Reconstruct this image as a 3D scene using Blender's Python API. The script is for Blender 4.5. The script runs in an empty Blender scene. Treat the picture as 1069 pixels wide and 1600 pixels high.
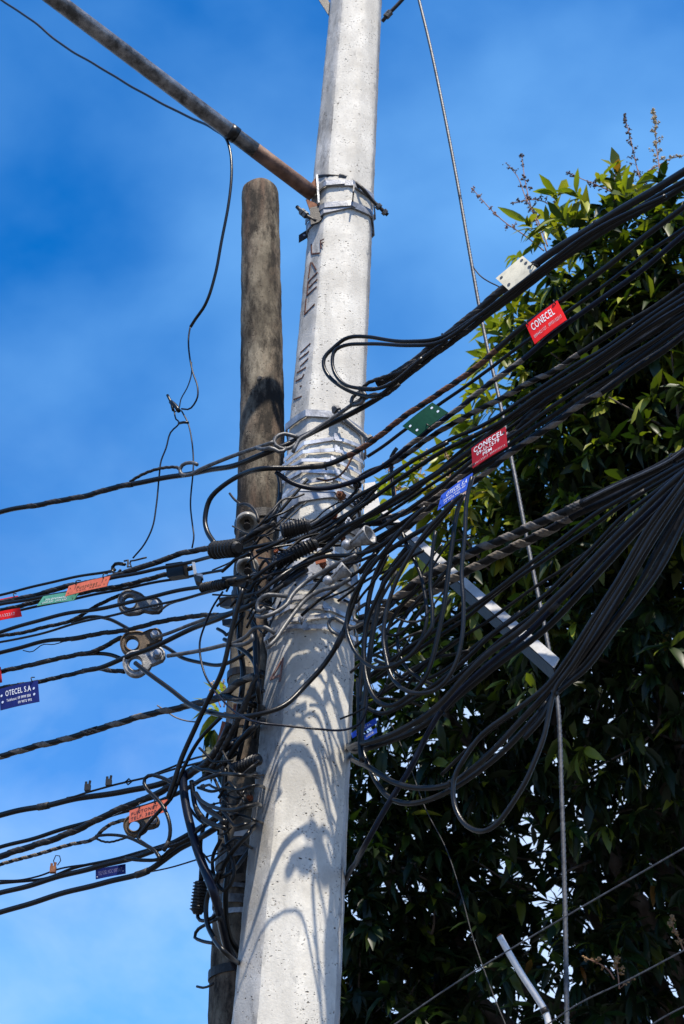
import bpy, math, random
import numpy as np
from mathutils import Vector, Matrix
random.seed(7); rng = np.random.default_rng(7)
C = bpy.context.scene.collection
sc = bpy.context.scene
R = math.radians

# ------------------------------------------------------------------ camera, sky, sun, exposure
F = 2323.0; PITCH = R(33); ROLL = R(-1.2); CAM = Vector((0, 0, 1.6))
cam = bpy.data.objects.new('camera', bpy.data.cameras.new('camera')); C.objects.link(cam)
CR = Matrix.Rotation(math.pi/2 + PITCH, 3, 'X') @ Matrix.Rotation(ROLL, 3, 'Z')
cam.matrix_world = Matrix.Translation(CAM) @ CR.to_4x4()
cam.data.sensor_fit = 'VERTICAL'; cam.data.sensor_height = 36; cam.data.lens = 36*F/1600
cam.data.clip_start = .05; cam.data.clip_end = 4000
cam.data.dof.use_dof = True; cam.data.dof.focus_distance = 5.6; cam.data.dof.aperture_fstop = 6.3
sc.camera = cam

SUN_EL, SUN_AZ = R(61), R(18)          # azimuth to the right of 'behind the camera'
w = bpy.data.worlds.new('World'); sc.world = w; w.use_nodes = True
nt = w.node_tree; bg = nt.nodes['Background']
sky = nt.nodes.new('ShaderNodeTexSky'); sky.sky_type = 'NISHITA'; sky.sun_disc = False
sky.sun_elevation = SUN_EL; sky.sun_rotation = math.pi - SUN_AZ
sky.altitude = 200; sky.air_density = 1.0; sky.dust_density = .6; sky.ozone_density = 2.5
hs = nt.nodes.new('ShaderNodeHueSaturation'); hs.inputs['Saturation'].default_value = 1.64; hs.inputs['Hue'].default_value = .497
ti = nt.nodes.new('ShaderNodeMixRGB'); ti.blend_type = 'MULTIPLY'; ti.inputs[0].default_value = 1; ti.inputs[2].default_value = (.95, .86, .93, 1)
nt.links.new(sky.outputs[0], ti.inputs[1]); nt.links.new(ti.outputs[0], hs.inputs['Color'])
tc = nt.nodes.new('ShaderNodeTexCoord'); mp = nt.nodes.new('ShaderNodeMapping'); mp.inputs['Scale'].default_value = (1.6, 1.6, 2.6)
mp.inputs['Rotation'].default_value = (.3, .5, .2); mp.inputs['Location'].default_value = (1.1, .4, 2.3)
nz = nt.nodes.new('ShaderNodeTexNoise'); nz.inputs['Scale'].default_value = 1.9; nz.inputs['Detail'].default_value = 6; nz.inputs['Roughness'].default_value = .46
nz.inputs['Distortion'].default_value = .15
rp = nt.nodes.new('ShaderNodeValToRGB'); rp.color_ramp.elements[0].position = .36; rp.color_ramp.elements[0].color = (0, 0, 0, 1)
rp.color_ramp.elements[1].position = .72; rp.color_ramp.elements[1].color = (.66, .66, .66, 1)
mx = nt.nodes.new('ShaderNodeMixRGB'); mx.inputs[2].default_value = (1.15, 2.7, 4.9, 1)
nt.links.new(tc.outputs['Generated'], mp.inputs[0]); nt.links.new(mp.outputs[0], nz.inputs[0]); nt.links.new(nz.outputs[0], rp.inputs[0])
nt.links.new(rp.outputs[0], mx.inputs[0]); nt.links.new(hs.outputs[0], mx.inputs[1]); # air paling towards the horizon, with fine wisps
sp = nt.nodes.new('ShaderNodeSeparateXYZ'); nt.links.new(tc.outputs['Generated'], sp.inputs[0])
lz = nt.nodes.new('ShaderNodeMapRange'); lz.interpolation_type = 'SMOOTHSTEP'; lz.inputs[1].default_value = .66; lz.inputs[2].default_value = .30; lz.inputs[3].default_value = 0; lz.inputs[4].default_value = 1
nt.links.new(sp.outputs[2], lz.inputs[0])
nw = nt.nodes.new('ShaderNodeTexNoise'); nw.inputs['Scale'].default_value = 4.2; nw.inputs['Detail'].default_value = 7; nw.inputs['Roughness'].default_value = .52; nw.inputs['Distortion'].default_value = .4
nt.links.new(mp.outputs[0], nw.inputs[0])
wr = nt.nodes.new('ShaderNodeMapRange'); wr.inputs[1].default_value = .38; wr.inputs[2].default_value = .7; wr.inputs[3].default_value = .12; wr.inputs[4].default_value = .5; nt.links.new(nw.outputs[0], wr.inputs[0])
wm = nt.nodes.new('ShaderNodeMath'); wm.operation = 'MULTIPLY'; nt.links.new(lz.outputs[0], wm.inputs[0]); nt.links.new(wr.outputs[0], wm.inputs[1])
mz = nt.nodes.new('ShaderNodeMixRGB'); mz.inputs[2].default_value = (2.6, 3.5, 4.8, 1); nt.links.new(wm.outputs[0], mz.inputs[0]); nt.links.new(mx.outputs[0], mz.inputs[1]); mx = mz
# a paler, cloudier patch of sky low down behind the tree
dv = CR @ Vector(((920-534.5)/F, (800-1380)/F, -1.0)); dv.normalize()
dp = nt.nodes.new('ShaderNodeVectorMath'); dp.operation = 'DOT_PRODUCT'; dp.inputs[1].default_value = dv
nt.links.new(tc.outputs['Generated'], dp.inputs[0])
mr = nt.nodes.new('ShaderNodeMapRange'); mr.interpolation_type = 'SMOOTHSTEP'; mr.inputs[1].default_value = math.cos(R(13)); mr.inputs[2].default_value = math.cos(R(5)); mr.inputs[4].default_value = .65
nt.links.new(dp.outputs['Value'], mr.inputs[0])
m2 = nt.nodes.new('ShaderNodeMixRGB'); m2.inputs[2].default_value = (3.7, 4.3, 5.3, 1)
nt.links.new(mr.outputs[0], m2.inputs[0]); nt.links.new(mx.outputs[0], m2.inputs[1]); nt.links.new(m2.outputs[0], bg.inputs[0])
bg.inputs[1].default_value = .15
sun = bpy.data.objects.new('sun', bpy.data.lights.new('sun', 'SUN')); C.objects.link(sun)
sun.data.energy = 5.0; sun.data.angle = R(.9); sun.data.color = (1, .915, .78)
sd = Vector((math.sin(SUN_AZ)*math.cos(SUN_EL), -math.cos(SUN_AZ)*math.cos(SUN_EL), math.sin(SUN_EL)))
sun.rotation_euler = sd.to_track_quat('Z', 'Y').to_euler(); sun.location = sd*50
sc.view_settings.view_transform = 'Standard'; sc.view_settings.look = 'None'; sc.view_settings.gamma = 1
sc.view_settings.use_curve_mapping = False; sc.view_settings.exposure = .72
sc.cycles.max_bounces = 6; sc.cycles.transparent_max_bounces = 4

# ------------------------------------------------------------------ helpers
def P(px, py, Y):
    """world point at ground distance Y in front of the camera along the sight line of a photo position"""
    d = CR @ Vector(((px-534.5)/F, (800-py)/F, -1.0))
    return CAM + d*(Y/d.y)
def depth(p): return -((CR.transposed() @ (Vector(p)-CAM)).z)
def ray(px, py): return CR @ Vector(((px-534.5)/F, (800-py)/F, -1.0))
YK = [(-400, 6.0), (0, 5.4), (300, 4.9), (420, 4.54), (560, 4.52), (700, 4.33), (1069, 3.7), (1500, 3.0)]
def Yc(px):
    return float(np.interp(px, [k[0] for k in YK], [k[1] for k in YK]))

worldloc = {}
def mk(name, V, Fa, mat, parent=None, smooth=True, uv=None, origin=None):
    V = np.asarray(V, float)
    if parent is not None: org = worldloc[parent.name]
    else: org = np.array(origin) if origin is not None else V.mean(0)
    me = bpy.data.meshes.new(name)
    me.from_pydata((V-org).tolist(), [], [tuple(int(i) for i in f) for f in Fa])
    me.materials.append(mat)
    if smooth: me.polygons.foreach_set('use_smooth', [True]*len(me.polygons))
    me.update()
    o = bpy.data.objects.new(name, me); C.objects.link(o)
    if parent is not None: o.parent = parent
    else: o.location = org
    worldloc[o.name] = org
    return o
def empty(name, loc):
    o = bpy.data.objects.new(name, None); C.objects.link(o); o.location = loc; o.empty_display_size = .05
    worldloc[o.name] = np.array(loc, float); return o
usedlab = set()
def tag(o, label, cat, group=None, kind=None):
    o['label'] = label; o['category'] = cat
    if group: o['group'] = group
    if kind: o['kind'] = kind
    if label in usedlab: print('DUP LABEL', label)
    usedlab.add(label)
    return o

class MB:
    def __init__(s): s.V = []; s.F = []; s.n = 0
    def add(s, V, Fa):
        s.V.append(np.asarray(V, float)); s.F += [[i+s.n for i in f] for f in Fa]; s.n += len(V); return s
    def obj(s, name, mat, parent=None, smooth=False, **k): return mk(name, np.vstack(s.V), s.F, mat, parent, smooth, **k)

def spline(K, per=8):
    K = np.asarray(K, float)
    if len(K) < 3:
        t = np.linspace(0, 1, per+1)[:, None]; return K[0]*(1-t)+K[1]*t
    E = np.vstack([2*K[0]-K[1], K, 2*K[-1]-K[-2]]); out = []
    for i in range(1, len(E)-2):
        p0, p1, p2, p3 = E[i-1], E[i], E[i+1], E[i+2]
        # centripetal-ish Catmull-Rom with local chord scaling
        d1 = np.linalg.norm(p2-p1)+1e-9; d0 = np.linalg.norm(p1-p0)+1e-9; d2 = np.linalg.norm(p3-p2)+1e-9
        m1 = ((p1-p0)/d0*d1**.5 * 1/(d0**-.5+1e-12) if False else ((p1-p0)/d0 + (p2-p1)/d1)/2)*d1
        m2 = ((p2-p1)/d1 + (p3-p2)/d2)/2*d1
        for t in np.linspace(0, 1, per, endpoint=False):
            t2, t3 = t*t, t*t*t
            out.append((2*t3-3*t2+1)*p1+(t3-2*t2+t)*m1+(-2*t3+3*t2)*p2+(t3-t2)*m2)
    out.append(K[-1]); return np.array(out)
def resample(pts, step):
    d = np.r_[0, np.cumsum(np.linalg.norm(np.diff(pts, axis=0), axis=1))]
    n = max(2, int(d[-1]/step)+1); s = np.linspace(0, d[-1], n)
    return np.stack([np.interp(s, d, pts[:, k]) for k in range(3)], 1), s
def frames(pts):
    T = np.gradient(pts, axis=0); T /= np.linalg.norm(T, axis=1)[:, None]+1e-12
    u = np.cross(T[0], [0, 0, 1]);
    if np.linalg.norm(u) < .1: u = np.cross(T[0], [1, 0, 0])
    u /= np.linalg.norm(u); U = [u]
    for i in range(1, len(pts)):
        u = U[-1]-T[i]*np.dot(U[-1], T[i]); u /= np.linalg.norm(u)+1e-12; U.append(u)
    U = np.array(U); return T, U, np.cross(T, U)
def tube_vf(pts, r, n=8, twist=0., lobes=0, amp=0., flat=1., cap=True):
    pts = np.asarray(pts, float); T, U, W = frames(pts); m = len(pts)
    r = np.broadcast_to(np.asarray(r, float), (m,))
    s = np.r_[0, np.cumsum(np.linalg.norm(np.diff(pts, axis=0), axis=1))]
    a = np.arange(n)*2*np.pi/n
    rr = r[:, None]*(1+(amp*np.cos(lobes*a)[None] if lobes else 0)) * np.ones((m, n))
    ang = a[None]+(twist*s)[:, None]
    V = pts[:, None]+U[:, None]*(rr*np.cos(ang))[..., None]+W[:, None]*(rr*np.sin(ang)*flat)[..., None]
    V = V.reshape(-1, 3); Fa = []
    for i in range(m-1):
        for j in range(n):
            k = (j+1) % n; Fa.append((i*n+j, i*n+k, (i+1)*n+k, (i+1)*n+j))
    if cap: Fa.append(tuple(range(n-1, -1, -1))); Fa.append(tuple((m-1)*n+j for j in range(n)))
    return V, Fa
def ribbon_vf(pts, r, pitch, frac, phase=0., proud=1.1, ridges=3):
    """a helically laid band of grip wires round a path"""
    pts, s = resample(pts, pitch/18); T, U, W = frames(pts); m = len(pts)
    k = ridges*4+3; x = np.linspace(0, 1, k)
    prof = r*(proud+.07*np.abs(np.sin(np.pi*ridges*x))); prof[0] = prof[-1] = r*.9
    base = phase+s*2*np.pi/pitch
    ang = base[:, None]+(x*frac*2*np.pi)[None]
    V = pts[:, None]+U[:, None]*(prof*np.cos(ang))[..., None]+W[:, None]*(prof*np.sin(ang))[..., None]
    Fa = [(i*k+j, (i+1)*k+j, (i+1)*k+j+1, i*k+j+1) for i in range(m-1) for j in range(k-1)]
    return V.reshape(-1, 3), Fa
def basis(d):
    d = np.asarray(d, float); d = d/np.linalg.norm(d)
    u = np.cross(d, [0, 0, 1.]);
    if np.linalg.norm(u) < .05: u = np.cross(d, [1., 0, 0])
    u /= np.linalg.norm(u); return d, u, np.cross(d, u)
def lathe_vf(p, d, prof, n=20):
    """prof: (distance along axis, radius)"""
    d, u, v = basis(d); p = np.asarray(p, float); a = np.arange(n)*2*np.pi/n
    V = np.array([p+d*h+(u*math.cos(t)+v*math.sin(t))*max(r, 1e-5) for h, r in prof for t in a])
    Fa = [(i*n+j, i*n+(j+1) % n, (i+1)*n+(j+1) % n, (i+1)*n+j) for i in range(len(prof)-1) for j in range(n)]
    return V, Fa
def box_vf(c, X, Y, Z):
    c, X, Y, Z = [np.asarray(q, float) for q in (c, X, Y, Z)]
    V = [c+sx*X+sy*Y+sz*Z for sx in (-1, 1) for sy in (-1, 1) for sz in (-1, 1)]
    return V, [(0, 1, 3, 2), (4, 6, 7, 5), (0, 4, 5, 1), (2, 3, 7, 6), (0, 2, 6, 4), (1, 5, 7, 3)]
def prism_vf(poly, nrm, t):
    poly = np.asarray(poly, float); nrm = np.asarray(nrm, float); n = len(poly)
    V = np.vstack([poly-nrm*t/2, poly+nrm*t/2])
    return V, [tuple(range(n-1, -1, -1)), tuple(range(n, 2*n))]+[(i, (i+1) % n, n+(i+1) % n, n+i) for i in range(n)]

# ------------------------------------------------------------------ materials
def mat(name, col, rough=.6, metal=0., var=.25, scale=30., bump=.0, bscale=200., spec=.5, col2=None, lo=.35, hi=.7, stretch=None):
    m = bpy.data.materials.new(name); m.use_nodes = True; n = m.node_tree; b = n.nodes['Principled BSDF']
    b.inputs['Roughness'].default_value = rough; b.inputs['Metallic'].default_value = metal
    b.inputs['Specular IOR Level'].default_value = spec
    tc = n.nodes.new('ShaderNodeTexCoord'); src = tc.outputs['Object']
    if stretch:
        mp = n.nodes.new('ShaderNodeMapping'); mp.inputs['Scale'].default_value = stretch; n.links.new(src, mp.inputs[0]); src = mp.outputs[0]
    nz = n.nodes.new('ShaderNodeTexNoise'); nz.inputs['Scale'].default_value = scale; nz.inputs['Detail'].default_value = 6; nz.inputs['Roughness'].default_value = .65
    n.links.new(src, nz.inputs[0])
    rp = n.nodes.new('ShaderNodeValToRGB'); rp.color_ramp.elements[0].position = lo; rp.color_ramp.elements[1].position = hi
    c2 = col2 if col2 else tuple(min(1, c*(1+var)) for c in col); c1 = col if col2 else tuple(c*(1-var) for c in col)
    rp.color_ramp.elements[0].color = (*c1, 1); rp.color_ramp.elements[1].color = (*c2, 1)
    n.links.new(nz.outputs[0], rp.inputs[0]); n.links.new(rp.outputs[0], b.inputs['Base Color'])
    if bump:
        n2 = n.nodes.new('ShaderNodeTexNoise'); n2.inputs['Scale'].default_value = bscale; n2.inputs['Detail'].default_value = 4
        n.links.new(src, n2.inputs[0]); bp = n.nodes.new('ShaderNodeBump'); bp.inputs['Strength'].default_value = bump; bp.inputs['Distance'].default_value = .003
        n.links.new(n2.outputs[0], bp.inputs['Height']); n.links.new(bp.outputs[0], b.inputs['Normal'])
    m['b'] = 1
    return m
BLK = mat('black_sheath', (.003, .003, .0032), .32, spec=.3, scale=25, bump=.15, bscale=300, col2=(.006, .006, .006))
DUST = mat('dusty_black_sheath', (.004, .004, .004), .48, spec=.2, scale=40, bump=.2, bscale=300, col2=(.022, .020, .018), lo=.45, hi=.8)
BLUE_BLK = mat('bluish_black_sheath', (.003, .004, .010), .36, spec=.2, scale=30, bump=.15, bscale=300, col2=(.006, .009, .020))
GRIP = mat('weathered_grip_wire', (.06, .050, .042), .7, metal=.1, scale=50, bump=.4, bscale=400, col2=(.20, .175, .15), lo=.3, hi=.7)
GRIPD = mat('dark_grip_wire', (.010, .009, .0085), .55, metal=.1, spec=.35, scale=50, bump=.4, bscale=400, col2=(.05, .046, .042), lo=.4, hi=.75)
GREYB = mat('highlight_grey_sheath', (.004, .004, .0042), .3, spec=.35, scale=30, bump=.2, bscale=300, col2=(.014, .0135, .0135))  # grey of the cable highlights put into the sheath colour
RUSTW = mat('rusty_wire', (.06, .022, .012), .85, scale=60, bump=.5, bscale=300, col2=(.15, .07, .04))
GALV = mat('galvanised_steel', (.15, .155, .165), .4, metal=.4, scale=22, bump=.25, bscale=120, col2=(.40, .41, .43))
GALVD = mat('dull_galvanised_steel', (.045, .046, .048), .5, metal=.4, scale=50, bump=.3, bscale=200, col2=(.14, .14, .14))
STRAP = mat('stainless_strap', (.22, .22, .23), .3, metal=.4, scale=11, bump=.2, bscale=40, col2=(.70, .69, .68), lo=.4, hi=.6, spec=.6)
ALU = mat('cast_aluminium', (.10, .10, .10), .5, metal=.35, scale=50, bump=.4, bscale=180, col2=(.36, .36, .36))
PAINT = mat('pale_grey_beam', (.40, .40, .39), .55, metal=0, scale=14, bump=.2, bscale=150, col2=(.62, .61, .60))
RUST = mat('rusty_steel', (.10, .032, .014), .85, scale=70, bump=.5, bscale=200, col2=(.27, .11, .05))
ORUST = mat('orange_rust', (.14, .035, .014), .85, scale=60, bump=.4, bscale=200, col2=(.32, .10, .045))
BROWNM = mat('brown_cast_iron', (.045, .032, .02), .6, metal=.4, scale=50, bump=.4, bscale=200, col2=(.11, .075, .045))
DARKM = mat('dark_iron', (.007, .0065, .0065), .5, metal=.2, spec=.35, scale=50, bump=.3, bscale=200, col2=(.028, .024, .022))
RUBBER = mat('black_rubber', (.003, .003, .003), .45, spec=.35, scale=40, bump=.2, bscale=200, col2=(.009, .009, .009))
PORC = mat('glazed_porcelain', (.16, .15, .13), .3, scale=30, col2=(.30, .29, .26), bump=.1)
WIRE = mat('steel_rope', (.045, .047, .055), .5, metal=.2, scale=40, col2=(.12, .125, .135), bump=.2)
THIN = mat('thin_black_wire', (.004, .005, .010), .45, scale=30, col2=(.010, .012, .022), spec=.3)
WHITEP = mat('chipped_white_pipe', (.62, .60, .57), .45, scale=35, col2=(.42, .33, .27), lo=.58, hi=.7, bump=.3)
WHITE = mat('white_print', (.78, .78, .78), .5, var=.04)
GREYT = mat('pale_print', (.55, .4, .4), .5, var=.04)
NAVYPRINT = mat('blue_grey_print', (.16, .17, .36), .5, var=.05)
BLKPRINT = mat('black_print', (.03, .02, .02), .6, var=.1)
BARK = mat('mango_bark', (.05, .037, .028), .9, scale=18, bump=.8, bscale=60, col2=(.13, .10, .08), stretch=(1, 1, .35))
STEM = mat('flower_stem', (.20, .075, .05), .7, scale=30, col2=(.30, .17, .09))
BUD = mat('dry_flower_bud', (.055, .035, .03), .9, scale=90, col2=(.13, .085, .06))
BUDY = mat('cream_flower', (.30, .22, .12), .9, scale=90, col2=(.50, .42, .26))
BUDO = mat('ochre_flower', (.22, .12, .05), .9, scale=90, col2=(.36, .22, .10))
GALVP = mat('weathered_galvanised_pipe', (.05, .05, .05), .36, metal=.6, scale=16, bump=.25, bscale=90, col2=(.26, .26, .265), lo=.38, hi=.66)
def plate(name, c, r=.4): return mat(name, tuple(x*.72 for x in c), .6, scale=28, bump=.15, bscale=60, spec=.15, col2=c, lo=.3, hi=.55)

def concrete(name, base, base2, pits, mould=None, streak=None, spots=.5, moss=0.):
    m = bpy.data.materials.new(name); m.use_nodes = True; n = m.node_tree; b = n.nodes['Principled BSDF']; L = n.links
    b.inputs['Roughness'].default_value = .88; b.inputs['Specular IOR Level'].default_value = .25
    tc = n.nodes.new('ShaderNodeTexCoord')
    def noise(s, det=5, st=None, rough=.6):
        src = tc.outputs['Object']
        if st: q = n.nodes.new('ShaderNodeMapping'); q.inputs['Scale'].default_value = st; L.new(src, q.inputs[0]); src = q.outputs[0]
        z = n.nodes.new('ShaderNodeTexNoise'); z.inputs['Scale'].default_value = s; z.inputs['Detail'].default_value = det; z.inputs['Roughness'].default_value = rough
        L.new(src, z.inputs[0]); return z.outputs[0]
    def ramp(v, lo, hi, a=0., c=1.):
        q = n.nodes.new('ShaderNodeMapRange'); q.inputs[1].default_value = lo; q.inputs[2].default_value = hi; q.inputs[3].default_value = a; q.inputs[4].default_value = c
        L.new(v, q.inputs[0]); return q.outputs[0]
    def mix(f, a, c):
        q = n.nodes.new('ShaderNodeMixRGB')
        L.new(f, q.inputs[0])
        for k, v in ((1, a), (2, c)):
            if isinstance(v, tuple): q.inputs[k].default_value = (*v, 1)
            else: L.new(v, q.inputs[k])
        return q.outputs[0]
    def mul(a, c):
        q = n.nodes.new('ShaderNodeMath'); q.operation = 'MULTIPLY'; L.new(a, q.inputs[0])
        if isinstance(c, float): q.inputs[1].default_value = c
        else: L.new(c, q.inputs[1])
        return q.outputs[0]
    col = mix(ramp(noise(7, 6), .35, .68), base, base2)
    col = mix(mul(ramp(noise(90, 3), .5, .75), .35), col, tuple(c*.72 for c in base))
    if streak:
        col = mix(mul(ramp(noise(9, 5, (1, 1, .08)), .52, .68), .7), col, streak)
        col = mix(mul(ramp(noise(3.2, 7, (1, 1, .5), .7), .50, .64), .5), col, tuple(c*.85 for c in streak))
        col = mix(mul(ramp(noise(26, 4, (1, 1, .5), .7), .60, .70), .45), col, tuple(c*.6 for c in streak))
    if mould: col = mix(ramp(noise(9, 8, (1, 1, .35), .76), *mould[1]), col, mould[0])
    # pits: two sizes of sparse holes
    hs = []
    for sc_, th, nn in ((85., .24, .49), (32., .16, .485)):
        v = n.nodes.new('ShaderNodeTexVoronoi'); v.inputs['Scale'].default_value = sc_
        q = n.nodes.new('ShaderNodeMapping'); q.inputs['Scale'].default_value = (1, 1, 1.5); L.new(tc.outputs['Object'], q.inputs[0])
        dz = n.nodes.new('ShaderNodeTexNoise'); dz.inputs['Scale'].default_value = sc_*1.3
        ad = n.nodes.new('ShaderNodeMixRGB'); ad.inputs[0].default_value = .02; L.new(q.outputs[0], ad.inputs[1]); L.new(dz.outputs['Color'], ad.inputs[2]); L.new(q.outputs[0], dz.inputs[0])
        L.new(ad.outputs[0], v.inputs[0])
        hole = ramp(v.outputs['Distance'], th, th*.55)
        hole = mul(hole, ramp(noise(14 if sc_ > 50 else 9, 3), nn, nn+.08)); hs.append(hole)
    mxn = n.nodes.new('ShaderNodeMath'); mxn.operation = 'MAXIMUM'; L.new(hs[0], mxn.inputs[0]); L.new(hs[1], mxn.inputs[1])
    col = mix(mul(mxn.outputs[0], spots), col, pits)
    L.new(col, b.inputs['Base Color'])
    h = n.nodes.new('ShaderNodeMath'); h.operation = 'MULTIPLY_ADD'; L.new(mxn.outputs[0], h.inputs[0]); h.inputs[1].default_value = -1.4; L.new(mul(noise(120, 4), .28), h.inputs[2])
    bp = n.nodes.new('ShaderNodeBump'); bp.inputs['Strength'].default_value = .7; bp.inputs['Distance'].default_value = .006
    L.new(h.outputs[0], bp.inputs['Height']); L.new(bp.outputs[0], b.inputs['Normal']); return m
CONC = concrete('pale_concrete', (.49, .465, .41), (.68, .655, .59), (.09, .08, .07), streak=(.40, .385, .35), spots=1.)
OLDC = concrete('weathered_concrete', (.095, .08, .058), (.25, .215, .16), (.03, .02, .015), mould=((.018, .014, .010), (.43, .585)), streak=(.13, .06, .035), spots=.7)
EDGE = concrete('mouldy_shaded_concrete', (.30, .29, .27), (.52, .51, .49), (.05, .045, .04), mould=((.09, .085, .08), (.52, .72)), spots=.8)

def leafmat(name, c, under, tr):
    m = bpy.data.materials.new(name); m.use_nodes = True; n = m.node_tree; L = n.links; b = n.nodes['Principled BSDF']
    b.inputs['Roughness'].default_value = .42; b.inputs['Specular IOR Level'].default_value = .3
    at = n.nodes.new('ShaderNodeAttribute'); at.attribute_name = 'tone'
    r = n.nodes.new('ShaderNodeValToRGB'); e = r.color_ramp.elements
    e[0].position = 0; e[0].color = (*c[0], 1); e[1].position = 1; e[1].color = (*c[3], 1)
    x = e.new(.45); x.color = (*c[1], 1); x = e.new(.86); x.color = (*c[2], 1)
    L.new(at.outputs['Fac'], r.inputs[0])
    g = n.nodes.new('ShaderNodeNewGeometry'); q = n.nodes.new('ShaderNodeMixRGB'); L.new(g.outputs['Backfacing'], q.inputs[0]); L.new(r.outputs[0], q.inputs[1])
    q2 = n.nodes.new('ShaderNodeMixRGB'); q2.inputs[0].default_value = .5; L.new(r.outputs[0], q2.inputs[1]); q2.inputs[2].default_value = (*under, 1)
    L.new(q2.outputs[0], q.inputs[2]); L.new(q.outputs[0], b.inputs['Base Color'])
    t = n.nodes.new('ShaderNodeBsdfTranslucent')
    br = n.nodes.new('ShaderNodeMixRGB'); br.blend_type = 'MULTIPLY'; br.inputs[0].default_value = 1; L.new(r.outputs[0], br.inputs[1]); br.inputs[2].default_value = (1.6, 1.9, .5, 1)
    L.new(br.outputs[0], t.inputs[0])
    ms = n.nodes.new('ShaderNodeMixShader'); ms.inputs[0].default_value = tr; L.new(b.outputs[0], ms.inputs[1]); L.new(t.outputs[0], ms.inputs[2])
    L.new(ms.outputs[0], n.nodes['Material Output'].inputs[0]); return m
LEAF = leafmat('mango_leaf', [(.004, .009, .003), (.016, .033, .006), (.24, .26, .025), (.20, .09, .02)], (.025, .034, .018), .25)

# ------------------------------------------------------------------ ground (below the frame, lights things from below)
GR = mat('asphalt_ground', (.07, .068, .065), .9, scale=3, col2=(.11, .105, .10))
g = mk('ground', [(-1500, -1500, 0), (1500, -1500, 0), (1500, 1500, 0), (-1500, 1500, 0)], [(0, 1, 2, 3)], GR, smooth=False, origin=(0, 0, 0)); g['kind'] = 'structure'

# ------------------------------------------------------------------ the octagonal pole
YP = 4.80
def axis_point(px, py): return np.array(P(px, py, YP))
_a0 = axis_point(447, 1600); _a1 = axis_point(557, 0); _d = (_a1-_a0)/(_a1[2]-_a0[2])
def pole_c(z): return _a0+_d*(z-_a0[2])
R0, R1 = .178, .1335
def pole_r(z): return R0+(R1-R0)*(z-_a0[2])/(_a1[2]-_a0[2])
VA = [R(-27+45*k) for k in range(8)]      # corner azimuths, 0 = towards the camera, + = right
def adir(a): return np.array([math.sin(a), -math.cos(a), 0.])
def oct_r(a, ang0=VA[0]):
    k = ((a-ang0) % R(45))-R(22.5); return math.cos(R(22.5))/math.cos(k)
def pole_z(px, py):
    """height where the sight line meets the pole's near surface"""
    z = 4.
    for _ in range(6):
        c = pole_c(z); z = P(px, py, c[1]-pole_r(z)*.93)[2]
    return z
pole = empty('utility_pole', tuple(pole_c(0)))
tag(pole, 'tall pale octagonal concrete utility pole in the centre, wrapped in steel straps', 'utility pole')
def build_shaft():
    zs = np.r_[np.arange(0, 2.4, .2), np.arange(2.4, 8.6, .022), np.arange(8.6, 10.6, .2)]
    sub = 7; V = []; nh = 8*sub
    for z in zs:
        c = pole_c(z); r = pole_r(z)
        for k in range(8):
            a0, a1 = VA[k], VA[k]+R(45); p0, p1 = adir(a0)*r, adir(a1)*r
            for j in range(sub):
                t = j/sub; p = p0*(1-t)+p1*t
                nrm = p/np.linalg.norm(p); e = min(t, 1-t)
                off = .0007*math.sin(z*37+k*5+j*2.1)+.0006*math.sin(z*91+j*3+k)
                if j == 0: off += -.0035-abs(.0022*math.sin(z*53+k)*math.sin(z*17+2*k))-(.005*max(0, random.random()-.86)/.14)
                elif j in (1, sub-1) and k in (0, 1, 2): off -= .0006*random.random()
                V.append(c+p+nrm*off)
    Fa = []
    for i in range(len(zs)-1):
        for j in range(nh): Fa.append((i*nh+j, i*nh+(j+1) % nh, (i+1)*nh+(j+1) % nh, (i+1)*nh+j))
    Fa.append(tuple(range((len(zs)-1)*nh, len(zs)*nh)))
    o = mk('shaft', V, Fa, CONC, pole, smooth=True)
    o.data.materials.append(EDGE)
    # the narrow left-hand side facet carries mould, plus shade put into its base colour, all the way up
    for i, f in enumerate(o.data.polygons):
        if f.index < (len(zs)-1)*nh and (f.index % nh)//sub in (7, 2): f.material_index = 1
    try: o.data.set_sharp_from_angle(angle=R(22))
    except Exception: pass
build_shaft()

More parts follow.
